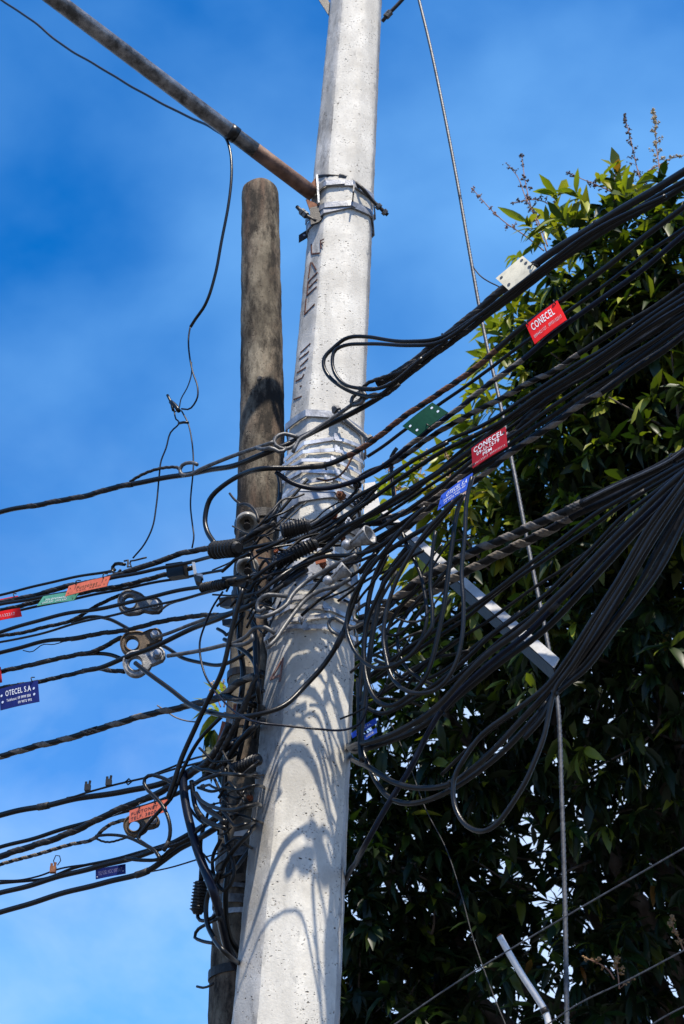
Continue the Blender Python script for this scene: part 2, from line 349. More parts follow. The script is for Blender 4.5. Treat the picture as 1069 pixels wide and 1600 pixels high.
def band(parent, cfun, rfun, z, h=.018, t=.0018, gap=.003, matl=STRAP, tiltx=0., tilty=0., buckle=None, name='strap', octag=True, seg=3, a0=0., a1=360.):
    """a strap round a pole: closed ring (or open arc) of rectangular section"""
    n = 8*seg; full = (a1-a0) >= 359.9
    angs = [VA[0]+R(45)*i/seg for i in range(n)] if full else [R(a0+(a1-a0)*i/n) for i in range(n+1)]
    V = []; Fa = []
    for a in angs:
        rr = rfun(z)*(oct_r(a) if octag else 1)
        if octag and full:
            rr = rr+.0015*abs(math.sin(a*2))
        d = adir(a); c = cfun(z)+np.array([0, 0, 1.])*(tiltx*d[0]+tilty*d[1])
        for q, hh in ((gap, -h/2), (gap+t, -h/2), (gap+t, h/2), (gap, h/2)): V.append(c+d*(rr+q)+np.array([0, 0, hh]))
    m = len(angs)
    for i in range(m if full else m-1):
        k = (i+1) % m
        for j in range(4): Fa.append((i*4+j, k*4+j, k*4+(j+1) % 4, i*4+(j+1) % 4))
    if not full: Fa += [(0, 1, 2, 3), ((m-1)*4+3, (m-1)*4+2, (m-1)*4+1, (m-1)*4)]
    o = mk(name, V, Fa, matl, parent, smooth=False)
    if buckle is not None:
        a = R(buckle); d = adir(a); s = np.array([math.cos(a), math.sin(a), 0]); up = np.array([0, 0, 1.])
        rr = rfun(z)*(oct_r(a) if octag else 1)+gap+t
        c = cfun(z)+d*(rr+.004)+up*(tiltx*d[0]+tilty*d[1]); b = MB()
        b.add(*box_vf(c, s*.010, d*.0035, up*(h*.62))); b.add(*box_vf(c+s*.013-up*h*.75, s*.008, d*.002, up*h*.22)); b.add(*box_vf(c-s*.004+up*h*.8, s*.005, d*.003, up*h*.25))
        b.add(*box_vf(c+s*.004-up*h*.95+d*.003, s*.011, d*.0015, up*h*.2))
        b.obj('buckle', matl, o)
    return o
# bright stainless straps: (photo y of the strap's front, height, buckle azimuth)
for i, (py, h, bk, tx) in enumerate([(689, .020, 17, .02), (706, .020, 18, .0), (722, .018, 14, -.015), (738, .02, 20, -.02), (752, .018, 8, .012), (768, .018, 24, -.02),
                                 (842, .018, 10, .01), (861, .018, None, -.02), (933, .021, 17, .012), (949, .021, 16, -.012), (966, .021, -12, .015), (981, .021, -6, -.012)]):
    z = pole_z(505, py)
    band(pole, pole_c, pole_r, z, h=h*.8, buckle=bk, tiltx=tx, gap=.005+.003*(i % 3), t=.0025)
# heavy collars with lugs
def collar(py, h, tx, ty, m=GALV, nm='collar'):
    z = pole_z(510, py); o = band(pole, pole_c, pole_r, z, h=h, t=.006, gap=.004, matl=m, tiltx=tx, tilty=ty, name=nm, octag=True); return z, o
zc1, _ = collar(655, .032, -.03, -.02); collar(783, .045, .015, -.03); collar(895, .055, -.01, -.02); collar(288, .032, -.02, 0, GALV); collar(325, .038, .03, 0, GALV)
collar(826, .04, .02, -.02, GALVD)

# engraved painted characters down the left-hand facet
def on_facet(px, py, a=R(-4.5-45), lift=.0018):
    nrm = adir(a); z = 4.5
    z = P(px, py, YP-.1)[2]; c = pole_c(z); d0 = pole_r(z)*math.cos(R(22.5))
    d = np.array(ray(px, py)); o = np.array(CAM)
    for _ in range(6):
        c = pole_c(z); off = pole_r(z)*math.cos(R(22.5))+lift
        t = np.dot(c+nrm*off-o, nrm)/np.dot(d, nrm); p = o+d*t; z = p[2]
    return p, nrm
INK = mat('red_brown_paint', (.045, .014, .008), .9, scale=120, col2=(.12, .035, .02)); INK2 = mat('dark_groove', (.02, .012, .01), .9)
def strokes(lines, x0, y0, s, wd, m, a=R(-49.5)):
    b = MB()
    for ln in lines:
        q = [on_facet(x0+s*x, y0+s*y, a) for x, y in ln]; nrm = q[0][1]
        for (p0, _), (p1, _) in zip(q[:-1], q[1:]):
            t = p1-p0; L_ = np.linalg.norm(t); t /= L_; sd_ = np.cross(nrm, t); c = (p0+p1)/2
            V, Fa = box_vf(c, t*(L_/2+wd*.4), sd_*wd/2, nrm*.0012); b.add(V, Fa)
    return b.obj('painted_letters', m, pole)
strokes([[(600, 20), (610, 180), (740, 165)], [(590, 330), (556, 575)], [(612, 325), (680, 440)], [(700, 490), (548, 650), (530, 870), (685, 730)], [(565, 740), (698, 605)], [(515, 935), (492, 1185), (652, 1020)]], 430, 380, .0937, .0062, INK)
strokes([[(475, 395), (320, 540)], [(450, 530), (300, 650)], [(440, 645), (315, 770)], [(400, 795), (260, 880)], [(370, 910), (340, 965), (240, 1020)], [(330, 1275), (205, 1325)], [(310, 1105), (330, 1100)]], 440, 500, .0937, .005, INK)
strokes([[(255, 300), (262, 400)], [(262, 300), (300, 280)], [(262, 340), (295, 325)]], 470, 340, .12, .005, INK)
strokes([[(930, 90), (820, 270), (905, 240)], [(948, 60), (915, 290)]], 300, 1020, .15, .009, mat('faded_red_paint', (.16, .06, .045), .9, scale=80, col2=(.33, .22, .19), bump=.2), a=R(-49.5))

# ------------------------------------------------------------------ the older round pole
OP = [np.array(P(*q)) for q in ((378, 1600, 5.16), (380, 1500, 5.16), (402, 1000, 5.16), (410, 650, 5.16), (406.5, 292, 5.16))]
OZ = [p[2] for p in OP]
def old_c(z):
    if z < OZ[0]: return OP[0]+(OP[0]-OP[1])/(OZ[0]-OZ[1])*(z-OZ[0])*np.array([.3, .3, 1])+0
    return np.array([np.interp(z, OZ, [p[k] for p in OP]) for k in range(3)])
def old_r(z): return float(np.interp(z, [0, OZ[0], OZ[2], OZ[3], OZ[4]], [.125, .115, .1025, .0955, .088]))
old = empty('old_pole', tuple(old_c(0)))
tag(old, 'shorter round weathered grey-brown concrete pole with a rounded top, behind the pale one', 'utility pole')
def build_old():
    zt = OZ[-1]; zs = list(np.arange(0, zt-.05, .04))+[zt-.05, zt-.03, zt-.015, zt-.004, zt+.002]
    n = 32; V = []
    for z in zs:
        c = old_c(z); r = old_r(z)
        if z > zt-.06: r *= math.sqrt(max(.02, 1-((z-(zt-.05))/.056)**2*.75))
        for j in range(n):
            a = j*2*math.pi/n; off = .0012*math.sin(z*23+a*3)+.001*math.sin(z*61+a*5)+.0008*random.random()
            V.append(c+adir(a)*(r+off))
    Fa = [(i*n+j, i*n+(j+1) % n, (i+1)*n+(j+1) % n, (i+1)*n+j) for i in range(len(zs)-1) for j in range(n)]
    Fa.append(tuple((len(zs)-1)*n+j for j in range(n)))
    mk('shaft', V, Fa, OLDC, old)
build_old()
def old_z(py): return P(405, py, 5.06)[2]
for py, h, m in ((1405, .03, GALVD), (1423, .018, GALV), (1385, .016, GALVD), (1372, .03, BROWNM), (1330, .03, GALVD), (1228, .02, BROWNM), (1130, .03, BROWNM), (1050, .03, DARKM), (1510, .03, DARKM), (925, .05, DARKM), (800, .04, DARKM)):
    band(old, old_c, old_r, old_z(py), h=h, matl=m, octag=False, t=.003, tiltx=random.uniform(-.03, .03), seg=4, name='strap')
# bolt hole with rust run
hp = old_c(old_z(590)); b = MB(); b.add(*lathe_vf(hp+adir(R(-3))*(old_r(5)-.004), adir(R(-3)), [(0, .009), (.0052, .010), (.0052, .0)], 14)); b.obj('bolt_hole', DARKM, old)

# ------------------------------------------------------------------ cables
def path(pts, d=0., wob=.0015):
    K = []
    for i, p in enumerate(pts):
        x, y = p[0], p[1]; dd = d*(1-.5*math.exp(-((x-485)/75.)**2)) if d > 0 else d
        dd += p[2] if len(p) > 2 else 0.
        if i in (0, len(pts)-1) and len(p) < 3 and ((380 <= x <= 420 and 1100 < y < 1520) or (536 <= x <= 552 and 1155 < y < 1400)): dd = -.42   # ends tucked behind the pale pole
        K.append(np.array(P(x, y, Yc(x)-dd)))
    def ext(a, b_, L_=2.6):
        v = b_-a; return b_+v/np.linalg.norm(v)*L_
    a, z = pts[0], pts[-1]
    if a[0] <= 2 or a[0] >= 1067 or a[1] <= 1 or a[1] >= 1598: K.insert(0, ext(K[1], K[0]))
    if z[0] <= 2 or z[0] >= 1067 or z[1] <= 1 or z[1] >= 1598: K.append(ext(K[-2], K[-1]))
    S = spline(K, 10)
    S, s = resample(S, .018)
    ph = rng.uniform(0, 6, 6)
    S[:, 2] += wob*(np.sin(s*9+ph[0])+.6*np.sin(s*23+ph[1])); S[:, 0] += wob*.5*np.sin(s*13+ph[2]); S[:, 1] += wob*np.sin(s*11+ph[3])
    return S
def rad(w_, x, y, d=0.): return w_/2*depth(P(x, y, Yc(x)-d))/F
def near(S, px, py):
    c = np.array(CAM); q = (np.array(CR.transposed()) @ (S-c).T).T
    X = 534.5-F*q[:, 0]/q[:, 2]; Yp = 800+F*q[:, 1]/q[:, 2]
    return int(np.argmin((X-px)**2+(Yp-py)**2))
def cable(label, pts, w_, m=BLK, d=0., wraps=(), ties=(), n=8, name='telecom_cable', cat='cable', group=None, rope=False, wob=.0015, tape=()):
    """wraps: (x0,y0,x1,y1,material[,pitch factor]) grip wires laid round that stretch"""
    if name == 'telecom_cable' and w_ >= 4.5 and not rope:
        if wob == .0015: wob = random.uniform(.001, .0035)
        if not tape and random.random() < .4:
            k = random.randrange(1, len(pts)-1) if len(pts) > 3 else 1; x0, y0 = pts[k][:2]; x1, y1 = pts[k+1][:2] if k+1 < len(pts) else pts[k-1][:2]
            f = min(1, random.uniform(14, 30)/max(8, math.hypot(x1-x0, y1-y0))); tape = ((x0, y0, x0+(x1-x0)*f, y0+(y1-y0)*f),)
    S = path(pts, d, wob); mid = pts[len(pts)//2]; r = rad(w_, mid[0], mid[1], d)
    if rope:
        S, _ = resample(S, r*1.6); V, Fa = tube_vf(S, r, 12, twist=2*np.pi/(r*15), lobes=6 if n == 8 else 3, amp=.13)
    else: V, Fa = tube_vf(S, r, n)
    if not wraps and not ties and not tape: return tag(mk(name, V, Fa, m), label, cat, group)
    t = empty(name, tuple(S[0])); tag(t, label, cat, group)
    mk('sheath', V, Fa, m, t)
    for k, q in enumerate(wraps):
        i0, i1 = near(S, q[0], q[1]), near(S, q[2], q[3]); i0, i1 = min(i0, i1), max(i0, i1)
        if q[0] <= 2 or q[2] <= 2 or max(q[0], q[2]) >= 1067:
            if i0 < 4: i0 = 0
            e0 = near(S, *((q[0], q[1]) if q[0] <= 2 or q[0] >= 1067 else (q[2], q[3])))
            if e0 < len(S)/2: i0 = 0
            else: i1 = len(S)-1
        seg_ = S[i0:i1+1]
        if len(seg_) < 3: continue
        pf = q[5] if len(q) > 5 else 3.4
        V, Fa = ribbon_vf(seg_, r, 2*r*pf*1.45, q[6] if len(q) > 6 else .55, phase=k*2.1, ridges=3)
        mk('grip_wrap', V, Fa, q[4], t)
    for (x, y) in ties:
        i = near(S, x, y); seg_ = S[max(0, i-1):i+2]; c = S[i]; dv = S[min(len(S)-1, i+1)]-S[max(0, i-1)]
        mb = MB(); mb.add(*lathe_vf(c-dv/np.linalg.norm(dv)*.003, dv, [(0, r*1.1), (0, r*1.35), (.006, r*1.35), (.006, r*1.1)], 12))
        u = basis(dv)[2]; mb.add(*box_vf(c+u*r*1.6, dv/np.linalg.norm(dv)*.004, np.cross(dv/np.linalg.norm(dv), u)*.003, u*.006)); mb.obj('cable_tie', RUBBER, t)
    for (x0, y0, x1, y1) in tape:
        i0, i1 = sorted((near(S, x0, y0), near(S, x1, y1))); i1 = max(i1, i0+2); V, Fa = tube_vf(S[i0:i1+1], r*1.17, 10); mk('tape', V, Fa, GRIPD if random.random() < .5 else DUST, t)
    return t
TOP = [(1069, 277), (1008, 313), (943, 350), (839, 419), (757, 482), (700, 531)]
# --- upper bundle from the top right
cable('uppermost thick black cable at the right edge, ending in twisted dark grip near the pole', [(1069, 270), (1008, 305), (943, 343), (839, 412), (757, 476), (693, 528), (665, 551), (624, 582), (590, 600)], 12, GREYB, .10,
      wraps=[(845, 410, 590, 600, GRIPD, 3.6)], ties=[(693, 528), (930, 350)])
cable('black cable from under the top bundle, crossing both poles to the left edge, topmost there', [(1069, 290), (943, 364), (839, 434), (757, 496), (700, 540), (638, 585), (596, 618), (535, 652), (470, 686), (428, 703), (374, 724), (298, 740), (200, 758), (140, 772), (56, 790), (0, 801)], 9, BLK, .06,
      wraps=[(205, 757, 45, 793, GRIPD, 4.2), (756, 497, 640, 585, GRIPD, 3.6)])
cable('outer black slack loop curling left from the top bundle in front of the pale pole', [(1069, 282), (943, 357), (839, 427), (757, 489), (693, 527), (638, 533), (574, 526), (540, 531), (521, 545), (507, 559), (505, 571), (512, 587), (529, 601), (557, 613), (594, 617), (608, 607), (640, 577), (700, 533)], 6.5, BLK, .16)
cable('inner black slack loop nested in the loop beside it in front of the pale pole', [(1040, 305), (943, 352), (839, 424), (757, 486), (689, 534), (638, 540), (574, 537), (535, 541), (523, 548), (519, 562), (523, 582), (540, 601), (563, 607), (591, 607), (612, 599), (660, 560)], 6, BLK, .19)
cable('twisted steel strand reaching from the top bundle down to the grey hook', [(700, 533), (664, 556), (624, 582), (604, 588), (590, 592), (572, 600), (563, 612), (571, 622), (583, 616), (600, 618), (625, 600)], 6, GRIPD, .14, rope=True, n=9, name='steel_strand', cat='steel strand')
# --- grey hook rod across both poles
def rodthing(name, label, pts, w_, m, d, cat='hook rod', extra=()):
    t = empty(name, tuple(P(*pts[0][:2], Yc(pts[0][0])-d))); tag(t, label, cat)
    S = path(pts, d, 0); V, Fa = tube_vf(S, rad(w_, pts[len(pts)//2][0], pts[len(pts)//2][1], d), 10); mk('rod', V, Fa, m, t)
    for k, e in enumerate(extra):
        S = path(e, d+.01, 0); V, Fa = tube_vf(S, rad(w_, e[0][0], e[0][1], d), 10); mk('eye', V, Fa, m, t)
    return t
rodthing('hook_rod', 'grey steel hook rod crossing the pale pole just under the upper collar', [(568, 612), (566, 622), (551, 632), (520, 653), (484, 677), (467, 688), (462, 697), (458, 706)], 6.5, GALVD, .12,
         extra=[[(551, 633), (549, 625), (556, 616), (566, 612), (571, 618), (564, 630), (551, 633)]])
rodthing('hook_rod', 'grey steel eye rod crossing the old pole, linked into doubled rings over open sky', [(467, 684), (455, 680), (442, 678), (432, 683), (428, 692), (434, 698), (443, 702), (455, 699), (464, 692)], 6.5, GALVD, .09,
         extra=[[(427, 691), (400, 700), (368, 711), (340, 722), (312, 734), (300, 741), (285, 742), (281, 734), (286, 726), (300, 723), (308, 726)], [(401, 699), (410, 702), (424, 700), (440, 707), (447, 700)]])
cable('twisted strand loop hooked into the doubled rings left of the round pole', [(283, 737), (279, 730), (266, 729), (244, 733), (217, 744), (203, 753)], 5, GRIPD, .05, rope=True, n=9, name='steel_strand', cat='steel strand')
# --- rust-wrapped cable with the slack bend on the left
cable('rust-wrapped cable that crosses the pole and bends down left in a wide black arc', [(1069, 324), (1008, 371), (926, 432), (873, 472), (822, 508), (774, 549), (721, 591), (667, 627), (638, 646), (600, 676), (574, 694), (551, 708), (512, 727), (470, 731), (416, 732), (375, 741), (347, 760), (328, 782), (321, 812), (324, 831), (336, 852)], 8.5, BLK, .15,
      wraps=[(774, 549, 545, 711, RUSTW, 2.6, .72)], ties=[(512, 727)])
cable('thin rusty wire curling off the wrapped cable across the straps', [(560, 700), (551, 712), (540, 733), (527, 746), (510, 751), (495, 748)], 3.5, RUSTW, .1, name='wire', cat='wire')
cable('slim black cable passing behind the green tag', [(1069, 357), (1008, 399), (965, 430), (901, 477), (830, 529), (757, 582), (721, 608), (684, 633), (634, 671), (600, 697), (574, 714)], 5.5, BLK, .0)
cable('cable with grey twisted grip under the green tag, dipping blue-black past the straps', [(1069, 367), (1022, 404), (954, 458), (881, 511), (828, 552), (802, 571), (768, 596), (721, 635), (695, 655), (656, 685), (628, 706), (588, 735), (546, 754), (490, 763), (457, 756), (431, 738)], 8, BLUE_BLK, .12,
      wraps=[(815, 562, 628, 706, GRIP, 3.6)])
cable('light grey striped twisted cable running above the red cable tag with three lines of text', [(1069, 446), (965, 516), (909, 552), (867, 580), (824, 596), (782, 622), (740, 645), (712, 661), (670, 687), (636, 709), (608, 724), (575, 737), (555, 752)], 8, DUST, .08, wraps=[(905, 553, 600, 727, GRIP, 2.7)])
cable('black cable just below the light striped twisted one', [(1069, 458), (1007, 500), (937, 550), (900, 570), (847, 605), (805, 633), (754, 664), (698, 690), (642, 723), (600, 751), (560, 790), (520, 816), (478, 838)], 6.5, BLK, .11, ties=[(808, 631)])
cable('black cable just above the crimson tag that bends down over the pole front', [(1069, 468), (1007, 508), (937, 557), (850, 612), (790, 655), (740, 682), (684, 709), (600, 766), (552, 800), (500, 838), (455, 872), (420, 905)], 7, BLK, .16)
cable('thick black cable passing right behind the three-line red tag', [(1069, 479), (1007, 517), (935, 566), (875, 602), (813, 640), (780, 667), (737, 704), (698, 729), (653, 757), (600, 790), (548, 826), (500, 865), (450, 905), (415, 935)], 9, GREYB, .13)
cable('twisted silvery cable emerging just under the three-line red tag', [(1069, 492), (1002, 530), (903, 590), (844, 636), (793, 684), (760, 708), (726, 735), (684, 765), (642, 797), (600, 812), (565, 822)], 9, DUST, .05, wraps=[(903, 590, 600, 812, GRIPD, 3.4), (793, 684, 700, 755, GRIP, 3.2)])
cable('thick black cable between two twisted ones above the blue and white tag', [(1069, 506), (1002, 550), (926, 617), (853, 668), (825, 687), (769, 721), (720, 752), (660, 800), (610, 832), (570, 862), (538, 886)], 9, BLK, .02)
cable('twisted cable whose bare light wire runs up to the right edge across the dark leaves', [(1069, 523), (1036, 550), (988, 581), (943, 612), (909, 631), (867, 662), (838, 681), (796, 709), (740, 753), (684, 785), (634, 827), (600, 848), (580, 872), (561, 895)], 8.5, DUST, .10, wraps=[(940, 614, 590, 858, GRIP, 3.6)])
cable('pale thin wire lying above the bare cable against the dark leaves', [(1069, 517), (1036, 543), (988, 574), (935, 612)], 2.6, WIRE, .12, name='wire', cat='wire')
cable('dark twisted strand leading from the slanted blue tag to the cast clamp', [(760, 713), (720, 744), (684, 774), (655, 790), (625, 803), (600, 818)], 8, DUST, .14, wraps=[(745, 725, 605, 815, GRIP, 3.0)])
for k, (y0, dd) in enumerate([(486, .06), (499, .17), (512, .09), (473, .03)]):
    cable(['slender black cable low in the upper right sheaf, vanishing behind the tags', 'black cable hanging closest to the viewer in the upper right sheaf', 'dull black cable along the lower rim of the upper right sheaf', 'black cable hidden deepest in the upper right sheaf'][k],
          [(1069, y0), (1000, y0+47+k), (920, y0+98), (850, y0+142+2*k), (790, y0+188), (740, y0+225-3*k), (680, y0+268), (620, y0+305+3*k), (575, y0+336)], 5.5+k % 3, BLK if k % 2 else DUST, dd)
# --- double twisted pair right of the pole
cable('upper of the two thick tan twisted cables right of the pole', [(1069, 707), (1010, 740), (950, 768), (909, 787), (876, 803), (824, 823), (780, 845), (726, 870), (690, 890), (655, 908), (610, 940), (585, 958), (563, 966)], 13, DUST, .12, wraps=[(912, 786, 575, 962, GRIP, 2.3, .5)], ties=[(1050, 718)])
cable('lower of the two thick tan twisted cables right of the pole', [(1069, 716), (1010, 751), (950, 783), (900, 804), (864, 824), (824, 844), (774, 869), (730, 893), (677, 924), (640, 944), (600, 966), (575, 978), (560, 984)], 13, DUST, .06, wraps=[(895, 806, 570, 979, GRIP, 2.3, .5)])
cable('pale light-catching wire above the tan twisted pair at the right edge', [(1069, 702), (1050, 716), (1010, 736), (950, 765), (912, 784)], 4, WIRE, .16, name='wire', cat='wire')
for nm, lab, e in (('steel_loop', 'upper bent steel loop gripping the tan twisted pair beside the pole', [(610, 938), (590, 940), (570, 945), (556, 956), (553, 966), (562, 972), (580, 966), (600, 957)]),
                   ('steel_loop', 'lower bent steel loop under the tan twisted pair beside the pole', [(603, 966), (585, 968), (568, 974), (551, 982), (534, 972), (520, 966), (514, 972), (517, 984), (540, 994)])):
    cable(lab, e, 6, GALVD, .12, name=nm, cat='steel loop')
# --- sheaf entering at the middle of the right edge
cable('black cable, upper of a close pair crossing the diagonal steel beam', [(1069, 722), (1016, 752), (960, 786), (937, 800), (853, 862), (820, 887), (764, 930), (725, 957), (688, 980), (641, 1010), (600, 1042), (570, 1062)], 7, BLK, .18)
cable('black cable, lower of a close pair crossing the diagonal steel beam', [(1069, 731), (1010, 767), (954, 801), (860, 868), (820, 896), (764, 940), (725, 967), (680, 996), (635, 1026), (590, 1062)], 6.5, BLK, .14)
cable('lone slim cable between two sheaves that touches the lower end of the steel beam', [(1069, 738), (1000, 800), (932, 850), (918, 862), (842, 912), (805, 940), (769, 966), (725, 995), (670, 1032), (630, 1062), (596, 1084)], 5, DUST, .12)
SH = [(1069, 740), (1002, 800), (937, 878), (876, 936), (825, 987), (769, 1030)]
cable('highest cable of the sheaf crossing the beam end, curving back under the pole straps', [(1069, 735), (982, 800), (932, 850), (890, 893), (862, 923), (825, 951), (769, 991), (730, 1027), (700, 1053), (677, 1072), (643, 1095), (615, 1110), (599, 1115), (580, 1111), (563, 1100)], 7, BLK, .20)
cable('middle black cable of the thick sheaf, sweeping to the small blue tags beside the pole', [(1069, 741), (1000, 800), (940, 860), (870, 932), (825, 977), (769, 1018), (716, 1067), (688, 1097), (655, 1124), (613, 1148), (571, 1162), (545, 1161)], 10, GREYB, .23)
cable('grey-backed cable packed low in the thick sheaf across the beam end', [(1069, 747), (1005, 808), (945, 868), (876, 940), (830, 984), (773, 1030), (716, 1081), (694, 1106), (663, 1157), (643, 1196), (618, 1239), (593, 1281), (573, 1316), (552, 1355, -.3), (530, 1400, -.62)], 9, BLUE_BLK, .17, ties=[(690, 1108)])
cable('thickest black cable of the sheaf, lying beneath the others at the beam end', [(1069, 752), (1009, 816), (950, 880), (885, 950), (828, 1001), (773, 1042), (720, 1086), (690, 1113), (655, 1137), (613, 1156), (575, 1168), (545, 1168)], 10, BLK, .12)
cable('black drooping cable, the shallower of two long bows below the sheaf', [(1069, 757), (1018, 823), (963, 915), (912, 996), (872, 1060), (848, 1090), (811, 1130), (773, 1172), (733, 1205), (700, 1224), (660, 1231), (624, 1225), (585, 1205), (545, 1181)], 9.5, GREYB, .22, ties=[(700, 1224)])
cable('deeper of two long drooping black bows, rising beside the pole at its left end', [(1069, 768), (1022, 842), (975, 925), (925, 1003), (882, 1062), (856, 1097), (820, 1140), (787, 1174), (745, 1208), (702, 1236), (666, 1250), (632, 1254), (607, 1244), (590, 1225), (576, 1196), (565, 1168), (562, 1120), (560, 1060)], 9, GREYB, .17)
cable('black cable ending in the lowest U-shaped loop right of the pole', [(1069, 762), (1000, 868), (940, 966), (893, 1040), (868, 1075), (859, 1106), (850, 1148), (836, 1190), (822, 1224), (797, 1263), (775, 1288), (753, 1298), (728, 1289), (714, 1268), (708, 1241), (711, 1212), (728, 1183), (753, 1151), (787, 1123), (820, 1100), (853, 1073), (890, 1022), (950, 930), (1010, 830), (1069, 748)], 8, GREYB, .26, ties=[(866, 1078)])
cable('slim cable fanning off under the sheaf with a bright upper edge', [(1069, 780), (1030, 850), (985, 935), (935, 1012), (890, 1062), (853, 1078), (811, 1108), (770, 1138), (730, 1170), (690, 1210)], 6, DUST, .12)
for k, off in enumerate([(0, 0), (9, 12), (15, 24)]):
    cable(['black cable filling the inner side of the drooping fan at the right', 'dusty black cable in the middle of the drooping fan at the right', 'outermost black cable on the lower side of the drooping fan at the right'][k],
          [(1069, 790+off[1]), (1035+off[0]*.3, 850+off[1]), (995+off[0]*.3, 920+off[1]*.8), (955, 975+off[1]*.8), (915, 1030+off[1]*.6), (885, 1062+off[1]*.3), (865, 1086), (848, 1112+k*3), (820, 1150+k*2)], 8, DUST if k == 1 else BLK, .15+.05*k)
# --- drip loops hanging beside the pole
cable('outermost drip loop on the right, hanging from the blue and white tag', [(738, 745), (730, 780), (726, 838), (721, 892), (725, 948), (722, 996), (711, 1038), (695, 1066), (677, 1081), (643, 1083), (615, 1062), (604, 1028), (599, 990), (604, 950), (612, 925), (627, 892), (660, 840), (700, 795), (722, 772)], 7, GREYB, .34)
cable('middle drip loop hanging from the blue and white tag, lowest at its left', [(724, 770), (716, 790), (705, 864), (694, 948), (683, 996), (671, 1042), (660, 1066), (638, 1087), (613, 1101), (590, 1095), (575, 1070), (569, 1036), (569, 1000), (575, 970), (587, 940), (604, 905), (632, 870), (660, 843), (688, 812), (711, 785)], 7.5, BLK, .30)
cable('narrow drip loop closest to the pole with a bright bottom edge', [(681, 830), (676, 860), (672, 910), (676, 960), (674, 985), (660, 1003), (643, 1024), (613, 1041), (587, 1044), (562, 1027), (548, 1002), (542, 976), (548, 943), (570, 901), (599, 864), (638, 816), (665, 790)], 6.5, BLK, .37)
cable('short drip loop crossing the upper end of the steel beam', [(628, 830), (637, 852), (655, 892), (664, 934), (666, 976), (652, 1013), (630, 1034), (606, 1040), (585, 1030)], 6, BLK, .24)
cable('black cable sweeping from the drip loops across the pole front to the bright thimble clamp', [(716, 780), (679, 815), (640, 838), (604, 862), (580, 880), (565, 910), (553, 940), (544, 966), (535, 991), (507, 1039), (476, 1072), (439, 1104), (402, 1117), (357, 1119), (321, 1112), (295, 1099), (267, 1078), (231, 1050), (212, 1036)], 8.5, BLK, .26)
cable('black cable hanging almost straight down at the pole edge behind the drip loops', [(612, 850), (590, 890), (577, 935), (571, 985), (566, 1040), (562, 1090), (562, 1150)], 8, BLK, .18)
cable('second black cable hanging close beside the right pole edge', [(640, 850), (602, 905), (588, 960), (580, 1010), (574, 1060), (568, 1110), (563, 1165), (566, 1190)], 9, BLK, .22)
cable('black cable linking the clamp cluster to the innermost drip loop', [(620, 700), (612, 712), (611, 730), (614, 760), (617, 790)], 6, BLK, .02)
for k, (x, dx) in enumerate([(604, 20), (622, 30)]):
    cable(['left one of two slack cables curving under the tan twisted pair', 'right one of two slack cables curving under the tan twisted pair'][k], [(x+85, 880), (x+60, 910), (x+20, 950), (x, 990), (x+4, 1030), (x+dx, 1058), (x+dx+40, 1062+8*k), (x+dx+80, 1040), (x+dx+130, 1000), (x+dx+190, 956)], 6, BLK, .10+.05*k)
cable('loose grey-brown strap-like strand slanting under the drip loops', [(716, 1000), (690, 1018), (650, 1042), (610, 1072), (583, 1092)], 6, GRIPD, .05, name='steel_strand', cat='steel strand')
cable('thin cord falling from the ribbed splice and crossing low over the pale pole', [(348, 925), (333, 947), (322, 972), (313, 1000), (313, 1022), (320, 1052), (332, 1074), (357, 1104), (380, 1120), (405, 1130), (450, 1135), (500, 1139), (530, 1141), (550, 1137), (566, 1126), (573, 1107), (575, 1087)], 3.6, BLUE_BLK, .30, name='cord', cat='cord')

# --- cables leaving to the left
def L(label, pts, w_, m=BLK, d=0., **k): return cable(label, pts, w_, m, d, **k)
L('thin black cable above the script-printed orange tag, ending at the curled hook', [(0, 929), (60, 915), (110, 904), (171, 892), (180, 890), (176, 884), (181, 881), (195, 882)], 4.5, BLK, .1)
L('thick brown wrapped cable from the left edge into the ribbed sleeve', [(0, 942), (56, 930), (104, 917), (178, 900), (212, 888), (225, 884), (255, 876), (281, 867), (310, 860), (340, 853), (372, 845), (402, 830), (430, 818)], 8, DUST, .16, wraps=[(340, 853, 185, 898, GRIPD, 3.2), (0, 942, 104, 917, GRIPD, 4)])
L('black cable running just under the brown wrapped one on the left', [(0, 946), (104, 925), (174, 904), (233, 893), (300, 877), (340, 868), (400, 855), (440, 845)], 6, BLK, .19)
L('black twisted cable passing behind the teal tag', [(0, 953), (56, 941), (126, 927), (180, 917), (239, 903), (264, 895), (300, 887)], 7, BLK, .1, wraps=[(0, 953, 260, 896, GRIPD, 3.4)])
L('slim black cable along the bottom edge of the teal tag', [(0, 962), (34, 953), (112, 936), (196, 920), (253, 908), (300, 900), (350, 890)], 4.5, BLK, .04)
L('black cable passing through the upper grey clamp towards the left edge', [(0, 987), (112, 958), (182, 945), (233, 934), (300, 920), (345, 910), (390, 900)], 6.5, BLK, .2)
L('wrapped strand ending in a loop through the upper grey clamp', [(0, 994), (60, 982), (112, 969), (146, 950), (170, 938), (188, 930), (200, 931)], 5.5, DUST, .08, wraps=[(0, 994, 112, 969, GRIPD, 3)])
L('thin black cable just below the upper grey clamp', [(0, 1003), (60, 991), (112, 976), (174, 962), (239, 946), (300, 932), (345, 917)], 4, BLK, .23)
L('black cable dipping behind the rusty clamp and swinging under it towards the poles', [(112, 973), (140, 964), (168, 967), (196, 979), (213, 989), (240, 1003), (262, 1013), (285, 1028), (313, 1036), (350, 1038), (375, 1026), (400, 1008)], 6, BLK, -.04)
L('twisted dark cable with a frayed end tape between the two clamps on the left', [(0, 1020), (56, 1006), (112, 998), (150, 990), (196, 983), (239, 976), (300, 964), (350, 958), (385, 948)], 7, BLK, .02, wraps=[(95, 1000, 340, 960, GRIPD, 3.4)])
